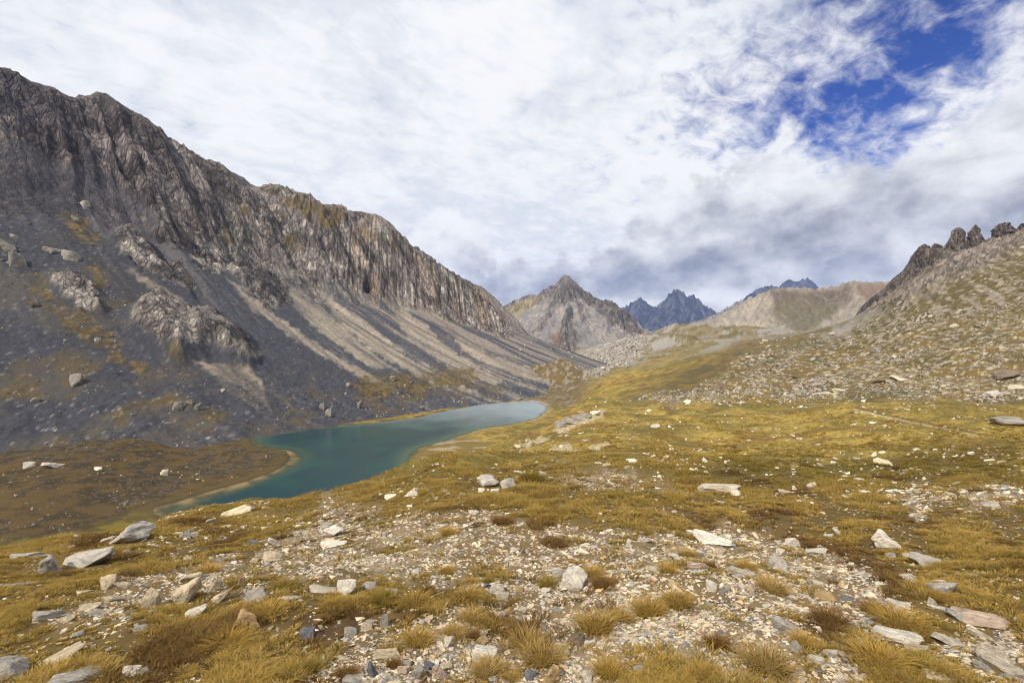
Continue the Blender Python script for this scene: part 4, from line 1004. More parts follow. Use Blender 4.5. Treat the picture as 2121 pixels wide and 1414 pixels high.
    tower('small knobbly crag squeezed between the blunt low tower and the tallest tower', g((512, 1932, 1942), (516, 1928, 1954), (525, 1926, 1958), (545, 1924, 1960), (580, 1920, 1964)), 559, 0.8, 43)
    tower('rough crag at the edge of the picture, highest stone of the right ridge', g((470, 2112, 2124), (475, 2108, 2140), (485, 2104, 2150), (510, 2100, 2160)), 548, 0.7, 53)


build_right_ridge()


# ---------------------------------------------------------------- the air
def build_haze():
    m = bpy.data.materials.new('haze'); m.use_nodes = True
    g = NG(m.node_tree)
    v = g.n('ShaderNodeVolumePrincipled'); v.inputs['Color'].default_value = (0.34, 0.50, 0.95, 1); v.inputs['Density'].default_value = 4.2e-5
    v.inputs['Anisotropy'].default_value = 0.0
    out = g.n('ShaderNodeOutputMaterial'); g.put(out.inputs[1], v.outputs[0])
    x, y0, y1, z0, z1 = 7800, -2500, 8200, -260, 1100
    V = [(a, b, c) for c in (z0, z1) for b in (y0, y1) for a in (-x, x)]
    fs = [(0, 2, 3, 1), (4, 5, 7, 6), (0, 1, 5, 4), (2, 6, 7, 3), (0, 4, 6, 2), (1, 3, 7, 5)]
    me = raw_mesh('haze', np.array(V, float), np.array(fs), np.full(6, 4), m, smooth=False)
    link('haze', me, kind='stuff')


build_haze()
# ---------------------------------------------------------------- stones
RS = np.random.RandomState(11); random.seed(5)
STONE = {'cream': (0.62, 0.51, 0.35), 'white': (0.68, 0.62, 0.52), 'grey': (0.42, 0.385, 0.335), 'slate': (0.19, 0.195, 0.215), 'tan': (0.52, 0.36, 0.18), 'pink': (0.56, 0.43, 0.33), 'dim': (0.25, 0.225, 0.19), 'brown': (0.19, 0.145, 0.105), 'pale': (0.53, 0.46, 0.36)}
CNAME = {'cream': 'cream', 'white': 'white', 'grey': 'grey', 'slate': 'slate-blue', 'tan': 'tan', 'pink': 'pinkish', 'brown': 'brown', 'pale': 'pale'}


def stone_mat(name, from_object):
    m = bpy.data.materials.new(name); m.use_nodes = True
    g = NG(m.node_tree)
    tc = g.n('ShaderNodeTexCoord')
    if from_object:
        oi = g.n('ShaderNodeObjectInfo'); base = oi.outputs['Color']
        vm = g.n('ShaderNodeVectorMath', operation='ADD'); g.put(vm.inputs[0], tc.outputs['Object'])
        g.put(vm.inputs[1], oi.outputs['Location']); vec = vm.outputs[0]
        sc = 1.0
    else:
        at = g.n('ShaderNodeAttribute', attribute_name='col'); base = at.outputs['Color']; vec = tc.outputs['Object']; sc = 4.0
    n1 = g.noise(vec, 2.2 * sc, 8, 0.66, 0.6); n2 = g.noise(vec, 9.0 * sc, 6, 0.7, 0.3)
    f = g.m('ADD', g.m('MULTIPLY', g.m('SUBTRACT', n1, 0.5), 2.2), g.m('MULTIPLY', g.m('SUBTRACT', n2, 0.5), 1.1))
    f = g.m('MINIMUM', g.m('MAXIMUM', g.m('ADD', f, 0.97), 0.3), 1.4)
    vm2 = g.n('ShaderNodeVectorMath', operation='SCALE'); g.put(vm2.inputs[0], base); g.put(vm2.inputs['Scale'], f)
    col = vm2.outputs[0]
    if from_object:
        crack = g.n('ShaderNodeTexVoronoi', feature='DISTANCE_TO_EDGE'); g.put(crack.inputs['Vector'], vec); crack.inputs['Scale'].default_value = 1.6
        ck = g.m('MULTIPLY', g.ss(crack.outputs['Distance'], 0.03, 0.0), g.ss(n1, 0.50, 0.62))
        col = g.mix(g.m('MULTIPLY', ck, 0.7), col, (0.09, 0.075, 0.06, 1))
        li = g.ss(g.noise(vec, 4.0, 5, 0.7), 0.62, 0.72)
        col = g.mix(g.m('MULTIPLY', li, 0.35), col, (0.42, 0.27, 0.11, 1))
        li2 = g.ss(g.noise(vec, 6.5, 5, 0.7, 0.5), 0.60, 0.70)
        col = g.mix(g.m('MULTIPLY', li2, 0.60), col, (0.12, 0.115, 0.11, 1))
    b = g.n('ShaderNodeBsdfPrincipled'); g.put(b.inputs['Base Color'], col); b.inputs['Roughness'].default_value = 0.88; b.inputs['Specular IOR Level'].default_value = 0.25
    bp = g.n('ShaderNodeBump'); bp.inputs['Strength'].default_value = 0.8; bp.inputs['Distance'].default_value = 0.06 if from_object else 0.02
    g.put(bp.inputs['Height'], g.m('ADD', n1, g.m('MULTIPLY', n2, 0.6))); g.put(b.inputs['Normal'], bp.outputs[0])
    out = g.n('ShaderNodeOutputMaterial'); g.put(out.inputs[0], b.outputs[0])
    return m


MSTONE = stone_mat('limestone', True); MGRAVEL = stone_mat('limestone_chips', False)


def hull_points(n, seed, blocky=0.5, flat=1.0):
    r = np.random.RandomState(seed)
    p = r.normal(size=(n, 3)); p /= np.linalg.norm(p, axis=1)[:, None]
    q = np.sign(p) * np.abs(p) ** (1 - 0.55 * blocky)        # pushed towards a box
    q *= (0.8 + 0.3 * r.rand(n))[:, None]
    q[:, 2] *= flat
    return q


def rock_mesh(name, seed, n=13, blocky=0.5, sub=2, rough=0.06, strata=0.0):
    """unit stone: spans -0.5..0.5, angular faces with worn edges and a rough surface"""
    bm = bmesh.new()
    for p in hull_points(n, seed, blocky): bm.verts.new(p)
    res = bmesh.ops.convex_hull(bm, input=bm.verts)
    bmesh.ops.delete(bm, geom=list({g for g in res['geom_interior'] + res['geom_unused'] if isinstance(g, bmesh.types.BMVert)}), context='VERTS')
    bmesh.ops.dissolve_limit(bm, angle_limit=R(9), verts=bm.verts, edges=bm.edges)
    bmesh.ops.bevel(bm, geom=list(bm.edges), offset=0.07, segments=1, affect='EDGES', profile=0.6, clamp_overlap=True)
    bmesh.ops.triangulate(bm, faces=bm.faces)
    for _ in range(sub):
        es = [e for e in bm.edges if e.calc_length() > 0.11]
        bmesh.ops.subdivide_edges(bm, edges=es, cuts=1, use_grid_fill=True)
        bmesh.ops.triangulate(bm, faces=bm.faces)
    bm.verts.ensure_lookup_table()
    P = np.array([v.co for v in bm.verts]); bm.normal_update(); N = np.array([v.normal for v in bm.verts])
    d = rough * (perlin3(P * 2.0, seed) * 1.2 + perlin3(P * 4.5, seed + 1) * 0.7 + perlin3(P * 9, seed + 2) * 0.4)
    if strata: d = d + strata * (np.abs(((P[:, 2] * 4.5 + 0.35 * perlin3(P * 1.5, seed + 3)) % 1.0) - 0.5) - 0.25)
    P = P + N * d[:, None]
    P -= (P.max(0) + P.min(0)) / 2; P /= (P.max(0) - P.min(0))
    for v, c in zip(bm.verts, P): v.co = c
    me = bpy.data.meshes.new(name); bm.to_mesh(me); bm.free()
    me.materials.append(MSTONE)
    me.polygons.foreach_set('use_smooth', np.ones(len(me.polygons), bool))
    try: me.set_sharp_from_angle(angle=R(32))
    except Exception: pass
    return me


BLOCKS = [rock_mesh('limestone_block', 40 + k, 12 + k % 4, 0.55, 3, 0.075, 0.06 * (k % 2)) for k in range(7)]
SLABS = [rock_mesh('limestone_slab', 70 + k, 11 + k % 3, 0.75, 3, 0.065, 0.09) for k in range(6)]
WEDGES = [rock_mesh('limestone_wedge', 95 + k, 8, 0.15, 3, 0.07) for k in range(5)]


def low_stone(seed, n=9):
    bm = bmesh.new()
    for p in hull_points(n, seed, 0.5): bm.verts.new(p)
    res = bmesh.ops.convex_hull(bm, input=bm.verts)
    bmesh.ops.delete(bm, geom=list({g for g in res['geom_interior'] + res['geom_unused'] if isinstance(g, bmesh.types.BMVert)}), context='VERTS')
    bmesh.ops.triangulate(bm, faces=bm.faces); bm.verts.ensure_lookup_table()
    P = np.array([v.co for v in bm.verts]); T = np.array([[v.index for v in f.verts] for f in bm.faces]); bm.free()
    P -= (P.max(0) + P.min(0)) / 2; P /= (P.max(0) - P.min(0))
    return P, T
LOW = [low_stone(200 + k, 8 + k % 4) for k in range(12)]


def ground_normal(X, Y):
    e = np.maximum(0.02, Y * 0.02)
    nx = -(gz(X + e, Y) - gz(X - e, Y)) / (2 * e); ny = -(gz(X, Y + e) - gz(X, np.maximum(Y - e, 0.9))) / (2 * e)
    n = np.stack([nx, ny, np.ones_like(nx)], -1)
    return n / np.linalg.norm(n, axis=-1, keepdims=True)


PLACED = []           # (x, y, radius) of single stones, kept clear of grass
def put_stone(px, py, w, h, shape, tone, label, seed, hit=None, name=None, cat=None, group=None, deep=None, roll=0.0):
    x, y, z = hit or ground_hit(px, py)
    W = w / F * y * (0.9 if y < 30 else (0.8 if hit is not None else 1.0))
    dep = math.atan2(-z, y)
    D = W * (deep or {'block': 0.75, 'slab': 0.6, 'wedge': 0.7}[shape]) * random.uniform(0.9, 1.15)
    vis = h / F * y
    if hit is not None: D *= 1.25; vis *= 1.15
    H = max((vis - 0.55 * D * math.sin(max(dep, 0))) / math.cos(dep), vis * 0.35, 0.16 * W)
    H = min(H, W * 1.25) * 1.50                                # part of it is in the ground
    pool = {'block': BLOCKS, 'slab': SLABS, 'wedge': WEDGES}[shape]
    o = bpy.data.objects.new(name or ('boulder' if W > 0.55 else 'stone'), pool[seed % len(pool)]); COL.objects.link(o)
    o.scale = (W * 1.05, D, H)
    n = ground_normal(np.array([x]), np.array([y]))[0] if hit is None else np.array([0, 0, 1.0])
    q = Vector((0, 0, 1)).rotation_difference(Vector(n).lerp(Vector((0, 0, 1)), 0.35))
    a = math.atan2(x, y)
    rz = -a + random.uniform(-0.35, 0.35) + (math.pi if seed % 2 else 0)
    o.rotation_mode = 'QUATERNION'
    o.rotation_quaternion = q @ Matrix.Rotation(rz, 4, 'Z').to_quaternion() @ Matrix.Rotation(roll, 4, 'Y').to_quaternion()
    yy = y + D * 0.4
    o.location = (x * yy / y, yy, (float(gz(x * yy / y, yy)) if hit is None else z) + H * 0.5 - H * (0.24 if hit is None else 0.15))
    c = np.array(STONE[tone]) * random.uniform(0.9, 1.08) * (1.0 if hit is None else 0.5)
    o.color = (*c, 1)
    o['label'] = label; o['category'] = cat or ('boulder' if W > 0.55 else 'stone'); o['group'] = group or 'loose stones on the hillside'
    PLACED.append((x * yy / y, yy, W * 0.5, D * 0.5))
    return o


B_, S_, W_ = 'block', 'slab', 'wedge'
# (column, row of the base, width, height) in photo pixels, shape, tone, what it looks like
STONES = [
    (276, 1126, 88, 40, B_, 'grey', 'big cracked grey boulder on the brow above the near end of the lake'),
    (180, 1176, 98, 36, S_, 'grey', 'long humped blue-grey slab in the grass below the big cracked boulder'),
    (106, 1190, 56, 36, W_, 'grey', 'pointed grey slab leaning at the lower end of the long humped one'),
    (66, 1158, 72, 18, S_, 'grey', 'flat grey slab on the brow against the green lake flats'),
    (142, 1137, 30, 8, S_, 'cream', 'thin cream stone on the brow between flat grey slab and big cracked boulder'),
    (222, 1121, 26, 7, S_, 'cream', 'thin cream stone touching the outer side of the big cracked boulder'),
    (322, 1134, 32, 10, S_, 'white', 'flat white stone at the foot of the big cracked boulder'),
    (262, 1147, 22, 10, B_, 'white', 'small white stone alone in grass below the big cracked boulder'),
    (225, 1220, 30, 27, B_, 'cream', 'upright cream block with a flat top in golden grass'),
    (180, 1231, 38, 11, S_, 'cream', 'low cream slab in front of the upright cream block'),
    (253, 1222, 34, 16, W_, 'cream', 'cream wedge leaning beside the upright cream block'),
    (315, 1260, 38, 38, W_, 'cream', 'cream spike-shaped slab leaning beside the arched cream outcrop'),
    (386, 1250, 60, 46, B_, 'cream', 'arched cream outcrop with grass growing in its hollow'),
    (395, 1206, 44, 18, B_, 'cream', 'rough cream stone just behind the arched cream outcrop'),
    (447, 1224, 32, 24, B_, 'cream', 'square cream block beside the arched outcrop'),
    (460, 1247, 40, 24, W_, 'cream', 'ragged cream stone under the square cream block'),
    (532, 1245, 54, 27, S_, 'grey', 'long pale grey slab tilted up in the grass'),
    (496, 1214, 14, 20, W_, 'pink', 'small pinkish upright stone behind the long tilted grey slab'),
    (249, 1247, 70, 15, S_, 'cream', 'long thin cream slab below the upright cream block'),
    (187, 1266, 40, 16, S_, 'cream', 'cream slab, upper of two parallel ones near the dark hollow'),
    (206, 1277, 52, 17, S_, 'pale', 'pale long slab, lower of two parallel ones near the dark hollow'),
    (108, 1283, 68, 22, S_, 'grey', 'grey slab roofing a dark hollow full of stones'),
    (144, 1288, 24, 14, B_, 'cream', 'small cream stone at the edge of the dark hollow'),
    (247, 1269, 16, 9, B_, 'white', 'tiny white stone in grass by the lower parallel slab'),
    (322, 1271, 28, 11, S_, 'cream', 'flat cream stone below the spike-shaped slab'),
    (406, 1278, 44, 20, S_, 'white', 'smooth white stone with a rounded back below the arched outcrop'),
    (351, 1282, 17, 10, B_, 'cream', 'little cream stone beside the smooth white one'),
    (517, 1301, 54, 32, S_, 'tan', 'tilted slab with an ochre top edge standing out of long grass'),
    (292, 1306, 30, 12, S_, 'grey', 'flat grey stone alone in tall grass'),
    (638, 1323, 32, 22, S_, 'slate', 'dark slate-blue tilted block on bare peaty soil'),
    (664, 1306, 10, 18, W_, 'cream', 'small upright cream shard behind the dark slate-blue block'),
    (126, 1370, 80, 24, S_, 'cream', 'long cream slab lying slantwise in grass near the corner boulder'),
    (18, 1416, 66, 50, B_, 'grey', 'large lichen-spotted grey boulder filling the bottom corner'),
    (274, 1399, 36, 21, B_, 'white', 'pale angular stone at the bottom, one of a close pair'),
    (300, 1399, 19, 14, B_, 'grey', 'smaller grey stone of the close pair at the bottom'),
    (158, 1422, 110, 15, S_, 'grey', 'wide flat grey rock cut off by the bottom edge'),
    (26, 1219, 72, 20, S_, 'grey', 'broad flat grey rock at the edge of the picture in deep grass'),
    (160, 1321, 26, 12, B_, 'grey', 'small grey stone in grass below the dark hollow'),
    (384, 1114, 26, 17, B_, 'grey', 'grey stone in a little heap on the brow by the lake'),
    (400, 1114, 22, 14, B_, 'grey', 'second grey stone of the little heap, leaning on the first'),
    (489, 1066, 74, 19, S_, 'cream', 'long cream slab on the skyline of the brow in front of the water'),
    (437, 1084, 20, 11, B_, 'grey', 'small grey stone on the brow near the long skyline slab'),
    (551, 1052, 18, 5, S_, 'cream', 'tiny flat stone on the brow past the long skyline slab'),
    (675, 1093, 26, 12, B_, 'grey', 'rounded grey stone in grass below the brow'),
    (569, 1129, 33, 14, S_, 'white', 'white slab in the grass under the long skyline slab'),
    (555, 1098, 28, 10, S_, 'cream', 'cream slab nearly buried in grass under the brow'),
    (566, 1160, 40, 18, B_, 'cream', 'rough cream rock at the top of the stony strip'),
    (391, 1160, 20, 9, B_, 'white', 'small white stone above the stony strip'),
    (604, 1246, 62, 14, S_, 'white', 'long white ledge showing through grass'),
    (668, 1228, 60, 14, S_, 'pale', 'pale ledge in line with the snow-white lump'),
    (718, 1235, 42, 32, B_, 'white', 'snow-white lumpy stone at the end of a ledge'),
    (764, 1224, 36, 18, B_, 'grey', 'grey-white stone beside the snow-white lump'),
    (861, 1188, 24, 13, B_, 'white', 'single bright white stone on gravel'),
    (810, 1231, 33, 13, S_, 'pale', 'pale slab at the back of a dark grass clump'),
    (690, 1112, 44, 22, W_, 'white', 'white jagged stone high on the stony strip'),
    (690, 1132, 60, 14, S_, 'white', 'white slab under the white jagged stone'),
    (1186, 1224, 70, 48, B_, 'white', 'largest white rock on the gravel, beside a green-gold tussock'),
    (1162, 1194, 40, 16, S_, 'grey', 'flat grey upper end of the largest white rock'),
    (1029, 1231, 34, 22, B_, 'white', 'bright white block on gravel near the grass dome'),
    (1041, 1242, 30, 16, S_, 'pale', 'pale flat stone overhanging in front of the bright white block'),
    (1075, 1224, 19, 10, B_, 'tan', 'small tan stone between white block and largest white rock'),
    (1131, 1228, 22, 10, S_, 'white', 'small flat white stone at the foot of the green-gold tussock'),
    (1010, 1009, 50, 22, B_, 'grey', 'cracked grey boulder, bigger half of a pair on the far brow'),
    (1053, 1010, 36, 19, B_, 'grey', 'grey boulder, smaller half of the pair on the far brow'),
    (997, 1021, 15, 10, B_, 'white', 'white stone in front of the bigger brow boulder'),
    (1025, 1019, 22, 8, S_, 'white', 'flat white stone in front of the gap between the brow boulders'),
    (852, 1028, 32, 14, B_, 'white', 'white rounded boulder on the brow over the water'),
    (808, 1033, 28, 9, S_, 'white', 'flatter white boulder beside the rounded one on the brow'),
    (1078, 980, 30, 6, S_, 'white', 'flat white slab on the skyline of the far brow'),
    (1126, 983, 22, 7, S_, 'grey', 'flat grey slab behind the pair of brow boulders'),
    (982, 1066, 22, 10, B_, 'white', 'white stone in short grass below the brow boulders'),
    (1243, 1069, 10, 8, B_, 'white', 'tiny white stone alone in wide golden grass'),
    (797, 1299, 21, 25, B_, 'grey', 'upright squarish grey stone on bare soil'),
    (760, 1305, 26, 16, B_, 'cream', 'cream stone beside the upright squarish grey one'),
    (726, 1319, 28, 18, B_, 'grey', 'greenish grey stone on dark soil'),
    (811, 1334, 30, 14, S_, 'cream', 'flat cream stone behind the straw-yellow tussock'),
    (932, 1344, 34, 21, W_, 'white', 'white wedge-shaped stone beside the straw-yellow tussock'),
    (1044, 1316, 28, 19, B_, 'tan', 'orange-tan angular stone on open gravel'),
    (1034, 1283, 28, 15, W_, 'pink', 'pinkish leaning stone by the big grass dome'),
    (1054, 1274, 23, 18, W_, 'tan', 'triangular tan stone leaning on the pinkish one'),
    (1191, 1339, 41, 28, B_, 'brown', 'rounded brown-tan boulder with dark lichen on gravel'),
    (1169, 1356, 30, 20, S_, 'cream', 'pointed cream slab in front of the rounded brown-tan boulder'),
    (1150, 1362, 34, 14, S_, 'grey', 'grey slab half hidden behind the double tussock'),
    (1004, 1373, 60, 30, S_, 'white', 'ridged white slab on the gravel, widest near the bottom'),
    (998, 1336, 30, 17, B_, 'tan', 'smooth tan stone above the ridged white slab'),
    (1004, 1320, 24, 16, W_, 'white', 'white pointed stone resting behind the smooth tan one'),
    (986, 1346, 26, 13, S_, 'cream', 'flat cream stone touching the smooth tan one'),
    (1140, 1418, 46, 32, W_, 'tan', 'big tan wedge cut off by the bottom edge'),
    (1098, 1410, 26, 19, W_, 'slate', 'slate-blue shard at the bottom between two tussocks'),
    (1216, 1413, 23, 20, B_, 'white', 'round white stone at the bottom edge'),
    (912, 1407, 40, 26, S_, 'pink', 'long pinkish slab in the heap of stones at the bottom'),
    (866, 1405, 30, 28, W_, 'grey', 'grey cone-shaped stone in the heap at the bottom'),
    (887, 1391, 20, 18, B_, 'slate', 'dark slate-blue stone wedged beside the grey cone'),
    (928, 1387, 22, 12, B_, 'cream', 'small cream stone behind the long pinkish slab'),
    (833, 1393, 27, 13, S_, 'pink', 'pinkish flat stone, upper in the heap at the bottom'),
    (840, 1379, 26, 11, S_, 'pale', 'pale oval stone at the back of the heap'),
    (806, 1411, 32, 15, S_, 'white', 'white flat stone, lowest in the heap'),
    (850, 1411, 20, 10, B_, 'white', 'small white stone at the front of the heap'),
    (774, 1403, 30, 26, S_, 'slate', 'tilted slate-grey stone at the end of the heap'),
    (720, 1371, 44, 13, S_, 'cream', 'cream slab behind a tuft on dark soil'),
    (800, 1362, 64, 20, S_, 'cream', 'wide cream slab on dark soil under the straw-yellow tussock'),
    (732, 1417, 48, 16, S_, 'grey', 'dark grey flat rock cut by the bottom edge'),
    (1833, 1134, 55, 32, W_, 'white', 'white pyramid-shaped boulder standing alone in grass'),
    (1919, 1172, 64, 26, B_, 'grey', 'grey sloping boulder past the white pyramid'),
    (1880, 1159, 22, 13, B_, 'cream', 'cream stone between white pyramid and grey sloping boulder'),
    (1846, 1156, 22, 12, B_, 'grey', 'grey stone under the white pyramid'),
    (1640, 1132, 36, 18, W_, 'white', 'white peaked stone at the head of a stone ridge'),
    (1690, 1145, 46, 10, S_, 'white', 'long white stone running down from the white peaked one'),
    (1704, 1138, 24, 10, S_, 'white', 'short white stone above the long running one'),
    (1882, 1208, 34, 20, B_, 'white', 'white rounded stone with a flat foot in grass'),
    (1950, 1236, 56, 32, B_, 'grey', 'grey hump-backed boulder with grass against it'),
    (1945, 1212, 24, 12, B_, 'white', 'white cap stone on the grey hump-backed boulder'),
    (1709, 1242, 44, 18, S_, 'tan', 'smooth yellowish flat stone on gravel'),
    (1755, 1243, 24, 11, B_, 'slate', 'slate-blue stone beside the smooth yellowish one'),
    (1633, 1316, 68, 34, S_, 'grey', 'wide grey slab with a pale middle on the gravel'),
    (1614, 1180, 40, 28, B_, 'grey', 'grey layered block among small flat stones'),
    (1474, 1225, 23, 19, B_, 'white', 'small squarish white block on gravel'),
    (1500, 1230, 26, 18, W_, 'grey', 'grey stone next to the small squarish white block'),
    (1557, 1232, 18, 22, W_, 'pink', 'narrow pinkish upright stone on gravel'),
    (1859, 1258, 48, 13, S_, 'white', 'white slab by a brown tussock'),
    (1948, 1267, 50, 15, S_, 'white', 'white notched slab with one end raised'),
    (1930, 1258, 20, 18, W_, 'pale', 'pale stone leaning behind the white notched slab'),
    (1987, 1288, 50, 20, S_, 'grey', 'pale grey roof-shaped slab in grass'),
    (2036, 1291, 42, 15, S_, 'pink', 'pinkish roof-shaped slab beside the grey one'),
    (2022, 1299, 108, 11, S_, 'pink', 'very long thin pinkish ledge across the grass'),
    (1856, 1331, 98, 15, S_, 'white', 'very long lumpy white ledge in grass'),
    (1816, 1324, 28, 15, B_, 'tan', 'rounded tan end stone of the long lumpy ledge'),
    (1898, 1351, 48, 15, S_, 'cream', 'cream slab below the long lumpy ledge'),
    (1969, 1338, 80, 18, S_, 'pale', 'long pale beam-like slab sloping through grass'),
    (2037, 1322, 60, 15, S_, 'pale', 'pale slab with a dark hollow under it'),
    (2057, 1374, 60, 34, S_, 'pale', 'thick rounded pale slab above a black gap'),
    (2075, 1392, 74, 18, S_, 'pale', 'long pale slab tipped towards the corner'),
    (2040, 1390, 44, 20, S_, 'grey', 'grey pitted slab beside the long tipped one'),
    (1940, 1377, 34, 14, S_, 'pink', 'pinkish flat stone by the big golden tussock'),
    (1951, 1420, 74, 20, S_, 'cream', 'broad cream rock at the bottom beside the big golden tussock'),
    (1596, 1356, 48, 19, S_, 'white', 'white slab above the shaggy tussocks'),
    (1647, 1353, 25, 22, W_, 'grey', 'grey upright wedge behind the shaggy tussocks'),
    (1691, 1375, 33, 15, S_, 'white', 'white flat stone on dark soil by the big golden tussock'),
    (1736, 1339, 40, 12, S_, 'slate', 'slate-grey slab on dark soil'),
    (1719, 1364, 28, 19, B_, 'white', 'white block on dark soil under the slate-grey slab'),
    (1742, 1362, 22, 14, W_, 'pink', 'pinkish stone leaning beside the white block'),
    (1700, 1396, 20, 9, B_, 'slate', 'little slate-blue stone near the bottom on dark soil'),
    (1781, 997, 24, 9, B_, 'white', 'white double stone on the dark grass bank'),
    (1829, 963, 38, 13, B_, 'cream', 'cream rock cluster standing in the far dark grass'),
    (1732, 951, 14, 4, S_, 'white', 'small white slab beyond the dark grass bank'),
    (1774, 951, 14, 4, B_, 'grey', 'small grey stone beyond the dark grass bank'),
    (1886, 1040, 44, 8, S_, 'grey', 'flat grey slab on the stony shelf'),
    (1969, 1025, 24, 6, S_, 'white', 'thin white slab on the stony shelf'),
    (2052, 1047, 30, 10, S_, 'grey', 'grey slab at the outer end of the stony shelf'),
    (1489, 1020, 92, 20, S_, 'pale', 'low pale outcrop like a bank above golden grass'),
    (1522, 1026, 24, 12, B_, 'white', 'white stone under the low pale outcrop'),
    (1681, 1010, 20, 12, B_, 'white', 'white pointed stone beyond the low pale outcrop'),
    (1646, 1014, 14, 9, W_, 'white', 'white peaked little stone by the low pale outcrop'),
    (1628, 1021, 32, 7, S_, 'cream', 'flat cream slab near the white pointed stone'),
    (1660, 1039, 26, 6, S_, 'white', 'thin white slab sloping in golden grass'),
    (1493, 1042, 16, 5, S_, 'white', 'thin white stone in golden grass under the outcrop'),
    (1446, 1112, 54, 11, S_, 'white', 'white bar-shaped slab at the top of the gravel'),
    (1474, 1127, 82, 12, S_, 'white', 'longer white slab just below the white bar'),
    (1492, 1148, 22, 13, W_, 'pink', 'pinkish leaning stone below the longer white slab'),
    (1450, 1152, 18, 9, B_, 'slate', 'slate stone below the longer white slab'),
    (1734, 1112, 15, 17, W_, 'white', 'small white standing stone in grass before the pyramid'),
    (1716, 1112, 22, 6, S_, 'white', 'flat white stone beside the small standing one'),
    (1726, 960, 12, 5, B_, 'white', 'white speck-like stone at the foot of the far dark grass'),
    (1730, 1096, 12, 6, B_, 'white', 'small white stone above the small standing one'),
    (1400, 1160, 34, 12, S_, 'white', 'white broken slab on gravel below the grass edge'),
    (1450, 1178, 56, 16, S_, 'pink', 'pile of pinkish flat plates on the gravel'),
    (1352, 1180, 34, 11, S_, 'pale', 'long pale stone on gravel near the plates'),
    (1535, 1190, 60, 11, S_, 'pale', 'pale long slab beneath a gold tussock on gravel'),
    (1302, 1128, 12, 12, B_, 'white', 'white stone on gravel where the grass ends'),
    (1335, 1123, 30, 9, S_, 'grey', 'flat grey stone where gravel meets golden grass'),
    (1308, 958, 26, 9, B_, 'white', 'bright white boulder on the slope past the far brow'),
    (1240, 960, 18, 5, S_, 'white', 'flat white boulder past the far brow beside the scar'),
    (1357, 885, 20, 7, S_, 'grey', 'flat grey boulder alone in the middle of the meadow'),
    (1072, 927, 12, 8, B_, 'cream', 'cream block on the edge of the green rise'),
    (2092, 884, 58, 17, B_, 'dim', 'big grey mound of rock in the meadow at the edge of the picture'),
    (1490, 808, 28, 15, B_, 'brown', 'brown cube-like boulder at the foot of the boulder field'),
    (2085, 788, 44, 17, B_, 'brown', 'brown hump of rock high in the boulder field'),
    (2055, 820, 30, 11, B_, 'grey', 'grey broken boulder at the lower edge of the boulder field'),
    (2105, 806, 26, 9, S_, 'pale', 'pale slab under the brown hump of rock'),
    (1700, 816, 30, 8, B_, 'grey', 'grey boulder at the bottom edge of the boulder field'),
    (1738, 812, 26, 7, S_, 'cream', 'cream slab at the bottom edge of the boulder field'),
    (1820, 795, 24, 8, B_, 'brown', 'dark boulder midway along the boulder field'),
    (1860, 790, 30, 9, S_, 'pale', 'pale slab beside the dark boulder midway along the field'),
    (1160, 886, 22, 13, B_, 'dim', 'grey crag on the rim of the green rise above the lake'),
    (1176, 880, 26, 15, W_, 'dim', 'jagged grey crag, tallest of the rim crags above the lake'),
    (1196, 873, 24, 12, B_, 'dim', 'pale crag behind the jagged one on the rim above the lake'),
    (1214, 866, 22, 9, B_, 'dim', 'low grey crag, last but one along the rim above the lake'),
    (1232, 859, 22, 7, S_, 'white', 'white ledge at the top of the crags above the lake'),
]


def lm_hit(px, py):
    XX, YY, Z, P, Q = LM
    k = (np.abs(P - px) < 2.0) & (np.abs(Q - py) < 2.0)
    if not k.any(): return None
    i = np.argmin(np.where(k, YY, 1e9)); y = YY.ravel()[i]
    return ((px - CX) / F * y, y, Z.ravel()[i])


